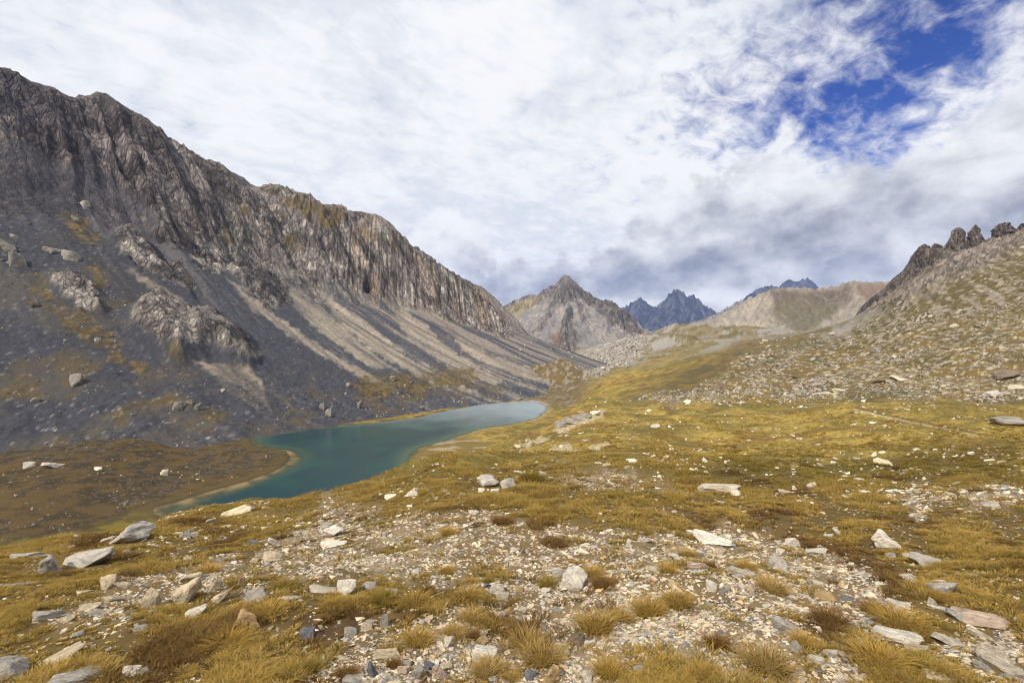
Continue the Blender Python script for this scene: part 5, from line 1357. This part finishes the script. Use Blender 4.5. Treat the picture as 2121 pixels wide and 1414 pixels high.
LEFT_STONES = [
    (38, 558, 36, 28, B_, 'pale', 'large tooth-shaped pale boulder on the dark mountain side'), (148, 542, 40, 19, S_, 'pale', 'wide flat-backed pale boulder lying on the mountain side'), (16, 522, 32, 19, B_, 'pale', 'pale boulder at the picture edge above the tooth-shaped one'),
    (112, 527, 44, 13, S_, 'grey', 'grey slab just above the wide flat-backed boulder'), (180, 431, 28, 13, S_, 'white', 'bright slab highest of the boulders on the mountain side'), (157, 806, 28, 22, B_, 'grey', 'pale egg-shaped boulder low on the dark scree'),
    (368, 858, 24, 18, B_, 'pale', 'pale boulder above the bend of the lake shore'), (355, 830, 14, 14, B_, 'brown', 'brown boulder just above the pale one by the bend'), (392, 840, 16, 9, S_, 'pale', 'pale flat stone uphill of the boulder by the bend'),
    (410, 852, 16, 12, B_, 'grey', 'grey boulder beside the pale one by the bend'), (72, 836, 16, 10, B_, 'white', 'small pale boulder in brown scree'), (112, 970, 40, 13, S_, 'grey', 'long grey boulder at the foot of the dark scree'), (62, 968, 22, 12, B_, 'grey', 'grey boulder next to the long one at the scree foot'),
    (300, 462, 20, 9, S_, 'pale', 'pale slab in the grey gully, upper of two'), (320, 465, 18, 9, S_, 'pale', 'pale slab in the grey gully, lower of two'), (30, 495, 22, 9, B_, 'grey', 'grey stone high at the picture edge on the mountain'),
    (155, 455, 14, 8, B_, 'pale', 'small pale stone under the bright highest slab'), (72, 640, 26, 12, S_, 'brown', 'brown slab beside the grassy streak'), (203, 708, 14, 8, S_, 'white', 'white stone at the lower end of the grassy streak'),
    (203, 975, 14, 8, B_, 'white', 'small white stone in the dark turf by the lake'), (340, 985, 14, 12, B_, 'pale', 'pale stone standing in turf by the lake point'), (667, 848, 16, 11, B_, 'pale', 'pale boulder on the stony bank over the far lake'), (680, 862, 14, 14, B_, 'white', 'white boulder close to the far shore'),
    (745, 845, 14, 12, B_, 'pale', 'pale boulder in brown turf over the far shore'), (812, 788, 16, 8, B_, 'white', 'white boulder at the foot of the tan scree'), (720, 800, 10, 7, B_, 'white', 'white dot-like boulder at the foot of the tan scree'),
]


def build_stones():
    for k, (px, py, w, h, sh, tone, lab) in enumerate(STONES):
        far = py < 900
        put_stone(px, py, w, h, sh, tone, lab, k, roll=random.uniform(-0.18, 0.18) if sh != 'block' else random.uniform(-0.1, 0.1),
                  group='boulders in the meadow and on the far slope' if far else None)
    for k, (px, py, w, h, sh, tone, lab) in enumerate(LEFT_STONES):
        hit = lm_hit(px, py)
        g = ground_hit(px, py)
        if hit is None or (g[1] < hit[1]): hit = None
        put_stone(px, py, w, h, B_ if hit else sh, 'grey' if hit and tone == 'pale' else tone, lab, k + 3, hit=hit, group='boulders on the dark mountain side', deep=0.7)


build_stones()

# the remaining stones that can still be told apart: named by the landmark they lie next to
LANDMARK = [(276, 1126, 'the big cracked boulder'), (180, 1176, 'the long humped slab'), (386, 1250, 'the arched cream outcrop'), (532, 1245, 'the long tilted grey slab'), (108, 1283, 'the dark hollow'), (517, 1301, 'the ochre-edged slab'),
            (638, 1323, 'the dark slate-blue block'), (126, 1370, 'the long slantwise slab'), (20, 1410, 'the corner boulder'), (489, 1066, 'the long skyline slab'), (718, 1235, 'the snow-white lump'), (861, 1188, 'the single white stone'),
            (1186, 1224, 'the largest white rock'), (1029, 1231, 'the bright white block'), (1010, 1009, 'the brow boulders'), (852, 1028, 'the white boulders on the brow'), (797, 1299, 'the upright grey stone'), (1044, 1316, 'the orange-tan stone'),
            (1191, 1339, 'the rounded brown boulder'), (1004, 1373, 'the ridged white slab'), (866, 1405, 'the heap of stones'), (1833, 1134, 'the white pyramid'), (1919, 1172, 'the grey sloping boulder'), (1950, 1236, 'the hump-backed boulder'),
            (1709, 1242, 'the smooth yellowish stone'), (1633, 1316, 'the wide grey slab'), (1614, 1180, 'the grey layered block'), (1474, 1225, 'the squarish white block'), (1856, 1331, 'the long lumpy ledge'), (2022, 1299, 'the long pinkish ledge'),
            (2057, 1374, 'the black gap'), (1951, 1414, 'the broad cream rock'), (1596, 1356, 'the shaggy tussocks'), (1736, 1339, 'the slate-grey slab'), (1489, 1020, 'the low pale outcrop'), (1474, 1127, 'the white bar-shaped slabs'), (1640, 1132, 'the white peaked stone'),
            (566, 1160, 'the rough cream rock'), (690, 1120, 'the white jagged stone'), (1886, 1040, 'the stony shelf'), (1781, 997, 'the white double stone'), (1352, 1180, 'the pinkish plates'), (1250, 1300, 'the twin tussocks on gravel')]


def build_more_stones(n_max):
    used, made, tries = set(), 0, 0
    r = np.random.RandomState(77)
    while made < n_max and tries < 6000:
        tries += 1
        px, py = r.uniform(10, 2110), 1414 - 420 * r.rand() ** 1.15
        x, y, z = ground_hit(px, py)
        if y > 34: continue
        i = int(np.clip(tcol((px - CX) / F), 0, NT - 1)); j = int(np.clip(lrow(y), 0, NL - 1))
        if r.rand() > 0.14 + 0.86 * GRAV[j, i]: continue
        w = 12 * (1 + 1.3 * r.rand() ** 2.5) * (0.55 + 0.45 * (py - 950) / 464)
        if any((x - q[0]) ** 2 + (y - q[1]) ** 2 < (q[2] + w / F * y * 0.6) ** 2 for q in PLACED): continue
        tone = r.choice(['cream', 'white', 'grey', 'slate', 'tan', 'pink', 'pale'], p=[0.24, 0.22, 0.18, 0.08, 0.09, 0.07, 0.12]); sh = r.choice([B_, S_, W_], p=[0.35, 0.45, 0.2])
        lm = min(LANDMARK, key=lambda L: (L[0] - px) ** 2 + ((L[1] - py) * 1.6) ** 2)
        dx, dy = px - lm[0], (py - lm[1]) * 1.6
        rel = ('in front of' if dy > 0 else 'behind') if abs(dy) > abs(dx) * 0.8 else 'level with'
        dist = math.hypot(dx, dy); far = 'close ' if dist < 45 else ('' if dist < 95 else 'well ')
        if rel == 'level with': far = {'close ': 'close and ', '': '', 'well ': 'some way off, '}[far]
        elif far == 'close ': far = 'just '
        shape = {'block': 'chunky', 'slab': 'flat', 'wedge': 'pointed'}[sh]
        lab = '%s %s stone %s%s %s' % (shape, CNAME[tone], far, rel, lm[2])
        if lab in used: continue
        used.add(lab)
        put_stone(px, py, w, w * r.uniform(0.38, 0.65), sh, tone, lab, tries, roll=r.uniform(-0.25, 0.25), name='stone', cat='stone')
        made += 1


build_more_stones(100)
PL = np.array(PLACED)


# ---------------------------------------------------------------- gravel and rubble (nobody could count it)
def merged(name, X, Y, Z, N, size, aspect, tone, mat, kind='stuff', smooth=False, lift=0.22):
    r = np.random.RandomState(3)
    Vs, Ls, Cs, off = [], [], [], 0
    which = r.randint(0, len(LOW), len(X))
    for k, (P, T) in enumerate(LOW):
        s = np.where(which == k)[0]
        if not len(s): continue
        a = r.rand(len(s)) * 2 * np.pi; ca, sa = np.cos(a), np.sin(a)
        p = P[None] * np.stack([size[s], size[s] * (0.55 + 0.4 * r.rand(len(s))), size[s] * aspect[s]], -1)[:, None]
        tl = r.normal(0, 0.16, (len(s), 2))
        p[..., 2] += p[..., 0] * tl[:, :1] + p[..., 1] * tl[:, 1:]
        q = np.stack([p[..., 0] * ca[:, None] - p[..., 1] * sa[:, None], p[..., 0] * sa[:, None] + p[..., 1] * ca[:, None], p[..., 2]], -1)
        n = N[s]
        q[..., 2] += -(q[..., 0] * n[:, None, 0] + q[..., 1] * n[:, None, 1]) / n[:, None, 2]        # sit along the slope
        q += np.stack([X[s], Y[s], Z[s] + size[s] * aspect[s] * lift], -1)[:, None]
        Vs.append(q.reshape(-1, 3)); Ls.append((T[None] + (off + np.arange(len(s)) * len(P))[:, None, None]).reshape(-1, 3))
        Cs.append(np.repeat(tone[s], len(P), 0)); off += len(s) * len(P)
    V, Lp, C = np.concatenate(Vs), np.concatenate(Ls), np.concatenate(Cs)
    me = raw_mesh(name, V, Lp, np.full(len(Lp), 3), mat, C, smooth=smooth)
    return link(name, me, kind=kind)


def tones(n, r, p):
    keys = list(p); w = np.array([p[k] for k in keys]); w = w / w.sum()
    t = np.array([STONE[k] for k in keys])[r.choice(len(keys), n, p=w)]
    return t * (0.72 + 0.45 * r.rand(n))[:, None] * (1 + 0.03 * r.normal(size=(n, 3)))


def sample_ground(n, y0, y1, k, r, tmax=1.13):
    """points on the ground, thinning out with distance like Y^-k per octave"""
    u = r.rand(n); a, b = y0 ** -k, y1 ** -k
    Y = (a + (b - a) * u) ** (-1.0 / k); t = r.uniform(-tmax, tmax, n)
    X = t * Y
    i = np.clip(np.rint(tcol(t)), 0, NT - 1).astype(int); j = np.clip(np.rint(lrow(Y)), 0, NL - 1).astype(int)
    return X, Y, i, j


def clear_of_rocks(X, Y, f=0.85, front=False):
    ok = np.ones(len(X), bool)
    for x, y, rx, ry in PL:
        if y > 60: continue
        ok &= ((X - x) / (rx * f)) ** 2 + ((Y - y) / (ry * f)) ** 2 > 1
        if front and y < 40:                                    # trodden-down strip at the foot of the stone
            ok &= ((X - x * (1 - 0.8 * ry / y)) / (rx * 1.02)) ** 2 + ((Y - y + ry * 0.8) / (ry * 1.25)) ** 2 > 1
    return ok


def build_gravel():
    r = np.random.RandomState(21)
    X, Y, i, j = sample_ground(190000, 2.1, 30, 0.75, r)
    gap = sstep(fbm(X / 0.22, Y / 0.22, 3, 71) + 0.5 * fbm(X / 0.7, Y / 0.7, 2, 72), -0.35, 0.25)
    keep = (r.rand(len(X)) < 0.05 + 0.95 * GRAV[j, i] ** 1.3 * (0.25 + 0.75 * gap)) & GVIS[j, i]
    X, Y = X[keep], Y[keep]
    ok = clear_of_rocks(X, Y, 0.7); X, Y = X[ok], Y[ok]
    s = (0.007 + 0.0026 * Y) * (0.45 + r.lognormal(0, 0.62, len(X)) * 0.75); s = np.minimum(s, 0.03 + 0.016 * Y)
    asp = 0.28 + 0.4 * r.rand(len(X))
    merged('gravel', X, Y, gz(X, Y), ground_normal(X, Y), s, asp, tones(len(X), r, dict(cream=5, white=1.6, grey=3.2, slate=0.7, tan=1.3, pink=0.9, pale=5)) * (0.72 + 0.42 * r.rand(len(X)))[:, None], MGRAVEL, lift=0.02)
    # stones strewn over the turf further out
    r = np.random.RandomState(22)
    X, Y, i, j = sample_ground(15000, 8, 230, 0.25, r)
    den = np.maximum(0.07 + 0.93 * sstep(fbm(X / 11, Y / 7, 3, 17), 0.1, 0.5), SCARM[j, i] * 3)
    keep = (r.rand(len(X)) < den) & (LAKED[j, i] < -2) & GVIS[j, i] & (PX[j, i] > 350 - 200 * (Y < 40))
    X, Y = X[keep][:3000], Y[keep][:3000]
    s = (0.03 + 0.0035 * Y) * (0.5 + 0.7 * r.lognormal(0, 0.6, len(X)))
    merged('turf_gravel', X, Y, gz(X, Y), ground_normal(X, Y), np.minimum(s, 0.014 * Y), 0.3 + 0.3 * r.rand(len(X)), tones(len(X), r, dict(cream=4, white=4, grey=2, pale=3)), MGRAVEL)


def build_rubble():
    r = np.random.RandomState(23)
    X, Y, i, j = sample_ground(160000, 150, 700, 0.6, r, 1.2)
    rf = pmask(PX[j, i], PY[j, i], ROCKF, 14, 22, 80)
    cl = sstep(fbm((X + 0.8 * Y) / 60, (Y - 0.8 * X) / 26, 4, 77) + 0.6 * fbm(X / 9, Y / 9, 3, 78), 0.0, 0.55)
    up = pmask(PX[j, i], PY[j, i], [(1600, 760), (1720, 700), (1900, 600), (2200, 450), (2200, 640), (1900, 680), (1650, 780)], 20, 20, 70)
    edge = pmask(PX[j, i], PY[j, i], [(1320, 830), (1420, 808), (1560, 800), (1700, 806), (2121, 806), (2121, 826), (1700, 824), (1500, 832)], 8, 10, 40)
    keep = (r.rand(len(X)) < np.maximum(np.maximum(rf * (0.07 + 0.93 * cl) * 0.8, up * 0.045), edge * 0.55)) & GVIS[j, i]
    X, Y = X[keep][:15000], Y[keep][:15000]
    s = 0.0022 * Y * (0.4 + 0.75 * r.lognormal(0, 0.75, len(X)))
    merged('slope_rubble', X, Y, gz(X, Y), ground_normal(X, Y), np.minimum(s, 0.017 * Y), 0.35 + 0.35 * r.rand(len(X)), tones(len(X), r, dict(pale=4, white=1.0, grey=5.5, cream=1.2, brown=2)) * 0.74, MGRAVEL)
    # the dark mountain and its foot, and the apron of the pyramid
    XX, YY, Z, P, Q = LM
    r = np.random.RandomState(24)
    k = r.randint(0, XX.size, 60000); x, y, z, p, q = (v.ravel()[k] for v in (XX, YY, Z, P, Q))
    low = pmask(p, q, [(-200, 470), (120, 430), (260, 560), (420, 760), (600, 830), (850, 800), (1000, 800), (1220, 800), (1000, 850), (560, 900), (520, 940), (-200, 980)], 20, 20, 60)
    keep = r.rand(len(k)) < low * (0.12 + 0.6 * sstep(fbm(x / 30, y / 30, 3, 7), 0.0, 0.5)) + 0.02
    x, y, z = x[keep][:6500], y[keep][:6500], z[keep][:6500]
    r2 = np.random.RandomState(25)
    X, Y, i, j = sample_ground(60000, 110, 330, 0.5, r2, 1.2)
    kk = (PX[j, i] < 600) & (LAKED[j, i] < -6) & GVIS[j, i] & (r2.rand(len(X)) < 0.16 * sstep(fbm(X / 12, Y / 12, 3, 47), -0.1, 0.5)) & (r2.rand(len(X)) < 1 - 0.93 * pmask(PX[j, i], PY[j, i], [(-200, 1180), (0, 1128), (150, 1100), (300, 1066), (330, 1050), (330, 1100), (260, 1130), (-200, 1220)], 10, 10, 60))
    X, Y = X[kk][:3600], Y[kk][:3600]
    X3, Y3, i, j = sample_ground(60000, 480, 1300, 0.4, r2, 0.5)
    ap = pmask(PX[j, i], PY[j, i], [(1195, 790), (1190, 740), (1240, 700), (1330, 690), (1345, 715), (1310, 750), (1260, 770), (1215, 785)], 8, 10, 30)
    kk = r2.rand(len(X3)) < ap * 0.9
    X3, Y3 = X3[kk][:2600], Y3[kk][:2600]
    xa, ya, za = np.concatenate([x, X, X3]), np.concatenate([y, Y, Y3]), np.concatenate([z, gz(X, Y), gz(X3, Y3)])
    s = 0.0028 * ya * (0.4 + 0.6 * r.lognormal(0, 0.6, len(xa)))
    n = np.zeros((len(xa), 3)); n[:, 2] = 1
    merged('scree_rubble', xa, ya, za, n, np.minimum(s, 0.012 * ya), 0.5 + 0.3 * r.rand(len(xa)), tones(len(xa), r, dict(pale=3, grey=5, white=1, brown=1.5, slate=1)) * np.where(xa < 0, 0.55, 0.75)[:, None], MGRAVEL)


build_gravel()
build_rubble()


# ---------------------------------------------------------------- grass
def grass_mat():
    m = bpy.data.materials.new('dry_grass'); m.use_nodes = True
    g = NG(m.node_tree)
    at = g.n('ShaderNodeAttribute', attribute_name='col'); oi = g.n('ShaderNodeObjectInfo')
    c = g.mix(1.0, at.outputs['Color'], oi.outputs['Color'], 'MULTIPLY')
    d = g.n('ShaderNodeBsdfDiffuse'); g.put(d.inputs[0], c); t = g.n('ShaderNodeBsdfTranslucent'); g.put(t.inputs[0], c)
    mx = g.n('ShaderNodeMixShader'); mx.inputs[0].default_value = 0.38; g.put(mx.inputs[1], d.outputs[0]); g.put(mx.inputs[2], t.outputs[0])
    out = g.n('ShaderNodeOutputMaterial'); g.put(out.inputs[0], mx.outputs[0])
    return m


MGRASS = grass_mat()
STRAW, GOLD, OLIVE, BROWN = c3(0.60, 0.440, 0.185), c3(0.520, 0.350, 0.080), c3(0.165, 0.122, 0.030), c3(0.115, 0.062, 0.028)


def tuft(seed, blades, width, spread=0.55, lean=0.55, seg=2, core=False):
    """unit tuft: about 1 high; returns verts, faces as (loops, counts), height fraction and blade number per vertex"""
    r = np.random.RandomState(seed)
    V, Lp, Cn, hf, bid = [], [], [], [], []
    for b in range(blades):
        a = r.rand() * 2 * np.pi; rad = spread * math.sqrt(r.rand())
        base = np.array([rad * math.cos(a), rad * math.sin(a), -0.06])
        dirv = a + r.normal(0, 0.5); ln = lean * (0.25 + rad / spread) * r.uniform(0.5, 1.3)
        h = r.uniform(0.6, 1.05); d = np.array([math.cos(dirv), math.sin(dirv), 0])
        side = np.array([-d[1], d[0], 0]); w = width * r.uniform(0.7, 1.3)
        fz = r.rand() * 2 * np.pi; side = np.array([math.cos(fz), math.sin(fz), 0])
        mid = base + d * ln * 0.36 * h + np.array([0, 0, 0.62 * h * (1 - 0.2 * ln)]); tip = base + d * ln * h + np.array([0, 0, h * (1 - 0.38 * ln)])
        n0 = len(V)
        if seg == 2:
            V += [base - side * w / 2, base + side * w / 2, mid - side * w * 0.4, mid + side * w * 0.4, tip]
            Lp += [n0, n0 + 1, n0 + 3, n0 + 2, n0 + 2, n0 + 3, n0 + 4]; Cn += [4, 3]; hf += [0, 0, 0.6, 0.6, 1]; bid += [b] * 5
        else:
            V += [base - side * w / 2, base + side * w / 2, tip]; Lp += [n0, n0 + 1, n0 + 2]; Cn += [3]; hf += [0, 0, 1]; bid += [b] * 3
    if core:
        nr, na = 5, 14
        for i in range(nr):
            for k in range(na):
                th = i / (nr - 1) * np.pi / 2; a = k / na * 2 * np.pi
                V.append(np.array([math.cos(th) * math.cos(a) * spread * 1.02, math.cos(th) * math.sin(a) * spread * 1.02, math.sin(th) * 0.42 - 0.05])); hf.append(0.15 * i / nr); bid.append(blades)
        n0 = len(V) - nr * na
        for i in range(nr - 1):
            for k in range(na):
                Lp += [n0 + i * na + k, n0 + i * na + (k + 1) % na, n0 + (i + 1) * na + (k + 1) % na, n0 + (i + 1) * na + k]; Cn.append(4)
    return np.array(V), np.array(Lp), np.array(Cn), np.array(hf), np.array(bid)


def build_grass(name, n, y0, y1, k, blades, seg, wfun, hfun, seed, label=None):
    r = np.random.RandomState(seed)
    X, Y, i, j = sample_ground(int(n * (1.6 if y0 < 8 else 1.2)), y0, y1, k, r, 1.8 if y0 < 8 else 1.36)
    g = GRAV[j, i]; sl = SOILM[j, i] * (Y < 12)
    patch = 0.22 + 0.78 * sstep(fbm(X / (0.35 + 0.04 * Y), Y / (0.35 + 0.04 * Y), 3, 91) + 0.4 * fbm(X / 3, Y / 3, 2, 92), -0.35, 0.2)
    keep = (r.rand(len(X)) > SCARM[j, i] * 1.2) & (r.rand(len(X)) < np.clip(1.0 - 1.25 * g, 0.05, 1) * patch * (1 - 0.72 * sl)) & GVIS[j, i] & (LAKED[j, i] < -3)
    ok = clear_of_rocks(X, Y, 0.9, True); keep &= ok
    X, Y, i, j, sl = X[keep], Y[keep], i[keep], j[keep], sl[keep]
    Z = gz(X, Y); m = len(X)
    hgt = hfun(Y) * (0.6 + 0.7 * r.rand(m)) * np.clip(1 + 1.1 * fbm(X / (0.3 + 0.05 * Y), Y / (0.3 + 0.05 * Y), 2, 93), 0.35, 2.2)
    T = [tuft(seed * 10 + q, blades, 1.0, 0.5, 0.75, seg) for q in range(7)]
    tone_n = fbm(X / 2.2, Y / 2.2, 3, 2) + 0.7 * fbm(X / 0.5, Y / 0.5, 2, 5)
    dk = np.zeros(m)
    for p in DARKG[:1]: dk = np.maximum(dk, pmask(PX[j, i], PY[j, i], p, 30, 15, 60))
    sc_ = 0.55 + 0.07 * Y
    brown = sstep(fbm(X / sc_, Y / sc_, 3, 8) + 0.4 * sl, 0.08 + 0.012 * np.minimum(Y, 30), 0.5 + 0.012 * np.minimum(Y, 30))
    which = r.randint(0, len(T), m)
    Vs, Ls, Cs, Fc, off = [], [], [], [], 0
    for q, (P, Lp, Cn, hf, bid) in enumerate(T):
        s = np.where(which == q)[0]
        if not len(s): continue
        a = r.rand(len(s)) * 2 * np.pi; ca, sa = np.cos(a)[:, None], np.sin(a)[:, None]
        H = hgt[s][:, None]; wd = wfun(Y[s])[:, None]
        # blades keep their own width whatever the size of the tuft
        nb = bid.max() + 1
        cen = np.zeros((len(P), 3))
        for b in range(nb):
            w = np.where(bid == b)[0]
            if seg == 2: cen[w[:2]] = P[w[:2]].mean(0); cen[w[2:4]] = P[w[2:4]].mean(0); cen[w[4]] = P[w[4]]
            else: cen[w[:2]] = P[w[:2]].mean(0); cen[w[2]] = P[w[2]]
        dlt = P - cen
        px_ = cen[None, :, 0] * H * 1.5 + dlt[None, :, 0] * wd; py_ = cen[None, :, 1] * H * 1.5 + dlt[None, :, 1] * wd
        x = px_ * ca - py_ * sa + X[s][:, None]; y = px_ * sa + py_ * ca + Y[s][:, None]; z = cen[None, :, 2] * H + Z[s][:, None]
        N = ground_normal(X[s], Y[s])
        z = z - ((x - X[s][:, None]) * N[:, 0:1] + (y - Y[s][:, None]) * N[:, 1:2]) / N[:, 2:3]
        V = np.stack([x, y, z], -1)
        bv = r.rand(len(s), nb + 1)[:, bid]                      # per blade
        mixv = np.clip(0.5 + 0.55 * tone_n[s][:, None] + 0.5 * (bv - 0.5), 0, 1)
        low = cmix(OLIVE, BROWN, brown[s][:, None] * np.ones_like(bv))
        tip = cmix(cmix(GOLD, STRAW, sstep(bv, 0.35, 1.0)), OLIVE * 1.3, np.clip(mixv - 0.55, 0, 1) * 1.2)
        tip = cmix(tip, BROWN * 1.35, (brown[s] * 0.75)[:, None] * np.ones_like(bv))
        c = cmix(low, tip, hf[None] ** 0.7 * np.ones_like(bv))
        c = cmix(c, c * c3(0.62, 0.66, 0.6), (dk[s])[:, None] * np.ones_like(bv))
        Vs.append(V.reshape(-1, 3)); Cs.append(c.reshape(-1, 3))
        Ls.append((Lp[None] + (off + np.arange(len(s)) * len(P))[:, None]).ravel()); Fc.append(np.tile(Cn, len(s))); off += len(s) * len(P)
    me = raw_mesh(name, np.concatenate(Vs), np.concatenate(Ls), np.concatenate(Fc), MGRASS, np.concatenate(Cs), smooth=True)
    o = link(name, me, kind='stuff'); o.color = (1, 1, 1, 1)
    return m


build_grass('grass', 26000, 2.0, 8.0, 0.60, 34, 2, lambda Y: 0.0022 + 0.0009 * Y, lambda Y: 0.030 + 0.0040 * Y, 31)
build_grass('slope_grass', 46000, 7.5, 34, 0.60, 17, 1, lambda Y: 0.003 + 0.0013 * Y, lambda Y: 0.050 + 0.0038 * Y, 32)
build_grass('meadow_grass', 26000, 32, 130, 0.55, 11, 1, lambda Y: 0.004 + 0.0018 * Y, lambda Y: 0.10 + 0.0018 * Y, 33)


# the tussocks that stand out one by one
TUSSOCKS = [
    (979, 1298, 72, 48, 'straw', 'round domed straw-brown tussock on open gravel'), (868, 1353, 84, 54, 'gold', 'bushy straw-yellow tussock above the heap of stones'), (939, 1331, 60, 44, 'straw', 'straw tussock joined to the round domed one'),
    (978, 1334, 38, 40, 'brown', 'brown tussock with a dark burrow in its side'), (1090, 1356, 94, 44, 'straw', 'upper half of the wide double tussock on gravel'), (1122, 1393, 114, 52, 'straw', 'lower half of the wide double tussock on gravel'),
    (1010, 1413, 88, 54, 'straw', 'tussock at the bottom edge under the ridged white slab'), (1058, 1416, 48, 36, 'gold', 'little golden tussock at the bottom between two bigger ones'), (1235, 1321, 110, 46, 'gold', 'long golden tussock like a cushion on gravel'),
    (1290, 1294, 62, 44, 'straw', 'shaggy tussock, first of three in a bank on gravel'), (1345, 1284, 86, 50, 'gold', 'golden tussock in the middle of the bank of three'), (1404, 1270, 78, 52, 'gold', 'bright golden tussock at the end of the bank of three'),
    (972, 1246, 60, 36, 'gold', 'golden dome of grass beside the bright white block'), (1012, 1208, 32, 20, 'olive', 'small olive tuft behind the golden dome of grass'), (980, 1208, 34, 18, 'gold', 'small gold tuft behind the golden dome of grass'),
    (925, 1190, 42, 22, 'gold', 'gold tuft on gravel near the single bright white stone'), (1135, 1221, 62, 40, 'olive', 'green-gold tussock against the largest white rock'), (1230, 1200, 54, 34, 'gold', 'gold tussock behind the largest white rock'),
    (1248, 1223, 58, 32, 'brown', 'dark brown withered patch of grass beside the largest white rock'), (815, 1386, 40, 32, 'brown', 'brown tussock at the end of the stone heap'), (1262, 1416, 94, 50, 'gold', 'golden tussock cut off by the bottom edge near the round white stone'),
    (1720, 1300, 90, 48, 'brown', 'large dark brown tussock beside gravel'), (1808, 1276, 64, 30, 'brown', 'flat brown tussock under the white slab'), (1862, 1316, 116, 36, 'gold', 'wide low golden tussock above the long lumpy ledge'),
    (1660, 1346, 68, 50, 'gold', 'shining gold tussock at the corner of the wide grey slab'), (1820, 1397, 126, 84, 'gold', 'biggest golden tussock, spilling over dark soil'), (1906, 1402, 84, 50, 'olive', 'olive tussock next to the biggest golden one'),
    (1590, 1414, 136, 66, 'straw', 'sprawling shaggy tussock at the bottom edge'), (1470, 1414, 60, 40, 'gold', 'gold tussock at the bottom edge of the gravel'), (1486, 1349, 66, 26, 'brown', 'low brown tussock alone on fine gravel'),
    (1545, 1186, 66, 36, 'gold', 'gold tussock above the pale long slab'), (1600, 1232, 86, 30, 'straw', 'straw tussock spread along a buried rock'), (1952, 1257, 62, 34, 'gold', 'gold grass leaning on the hump-backed boulder'),
    (1470, 1180, 42, 24, 'brown', 'brown tuft under the longer white slab'), (1385, 1190, 60, 30, 'gold', 'gold tuft beside the pinkish plates'), (1425, 1155, 50, 26, 'straw', 'straw tuft above the pinkish plates'),
    (720, 1412, 60, 36, 'brown', 'brown tussock on dark soil at the bottom'), (560, 1290, 80, 44, 'gold', 'gold tussock behind the ochre-edged slab'), (470, 1350, 90, 50, 'gold', 'long-haired gold tussock in deep grass under the ochre-edged slab'),
    (640, 1400, 70, 44, 'olive', 'olive tussock at the border of the dark soil'), (690, 1270, 60, 36, 'gold', 'gold tuft in front of the snow-white lump'), (800, 1260, 90, 34, 'olive', 'dark olive clump below the pale slab'),
    (860, 1262, 80, 32, 'gold', 'gold clump between dark soil and gravel'), (1040, 1090, 60, 22, 'brown', 'brown clump at the upper edge of the gravel'), (930, 1110, 50, 20, 'gold', 'gold clump at the upper edge of the gravel'),
    (1100, 1000, 70, 18, 'olive', 'dark green clump in front of the brow boulders'), (590, 1225, 60, 34, 'olive', 'olive clump above the long white ledge'), (430, 1190, 60, 28, 'gold', 'gold clump on the stony strip'),
]


def build_tussocks():
    tint = {'straw': (1.0, 0.98, 1.0), 'gold': (0.98, 0.93, 0.74), 'olive': (0.66, 0.68, 0.48), 'brown': (0.55, 0.46, 0.46)}
    protos = []
    for q in range(5):
        P, Lp, Cn, hf, bid = tuft(900 + q, 460, 0.030, 0.62, 0.95, 2, core=True)
        P = P * np.array([0.62, 0.62, 1.0])
        r = np.random.RandomState(50 + q); bv = r.rand(bid.max() + 1)[bid]
        c = cmix(cmix(OLIVE * 0.9, BROWN, 0.4 + 0 * bv), cmix(GOLD, STRAW, sstep(bv, 0.0, 0.9)), hf ** 0.7)
        protos.append(raw_mesh('grass_tussock', P, Lp, Cn, MGRASS, c))
    for k, (px, py, w, h, tone, lab) in enumerate(TUSSOCKS):
        x, y, z = ground_hit(px, min(py, 1424))
        W = w / F * y; y2 = y + W * 0.38; x2 = x * y2 / y
        H = max(h / F * y * 0.82 - 0.25 * W * abs(z) / y, 0.35 * h / F * y)
        o = bpy.data.objects.new('grass_tussock', protos[k % 5]); COL.objects.link(o)
        o.location = (x2, y2, float(gz(x2, y2))); o.rotation_euler = (0, 0, random.uniform(0, 6.28))
        o.scale = (W * 0.82, W * 0.82 * random.uniform(0.75, 1.0), max(H, 0.42 * W))
        j = random.uniform(0.88, 1.1); o.color = tuple(v * j for v in tint[tone]) + (1,)
        o['label'] = lab; o['category'] = 'grass tussock'; o['group'] = 'grass tussocks among the stones'


build_tussocks()
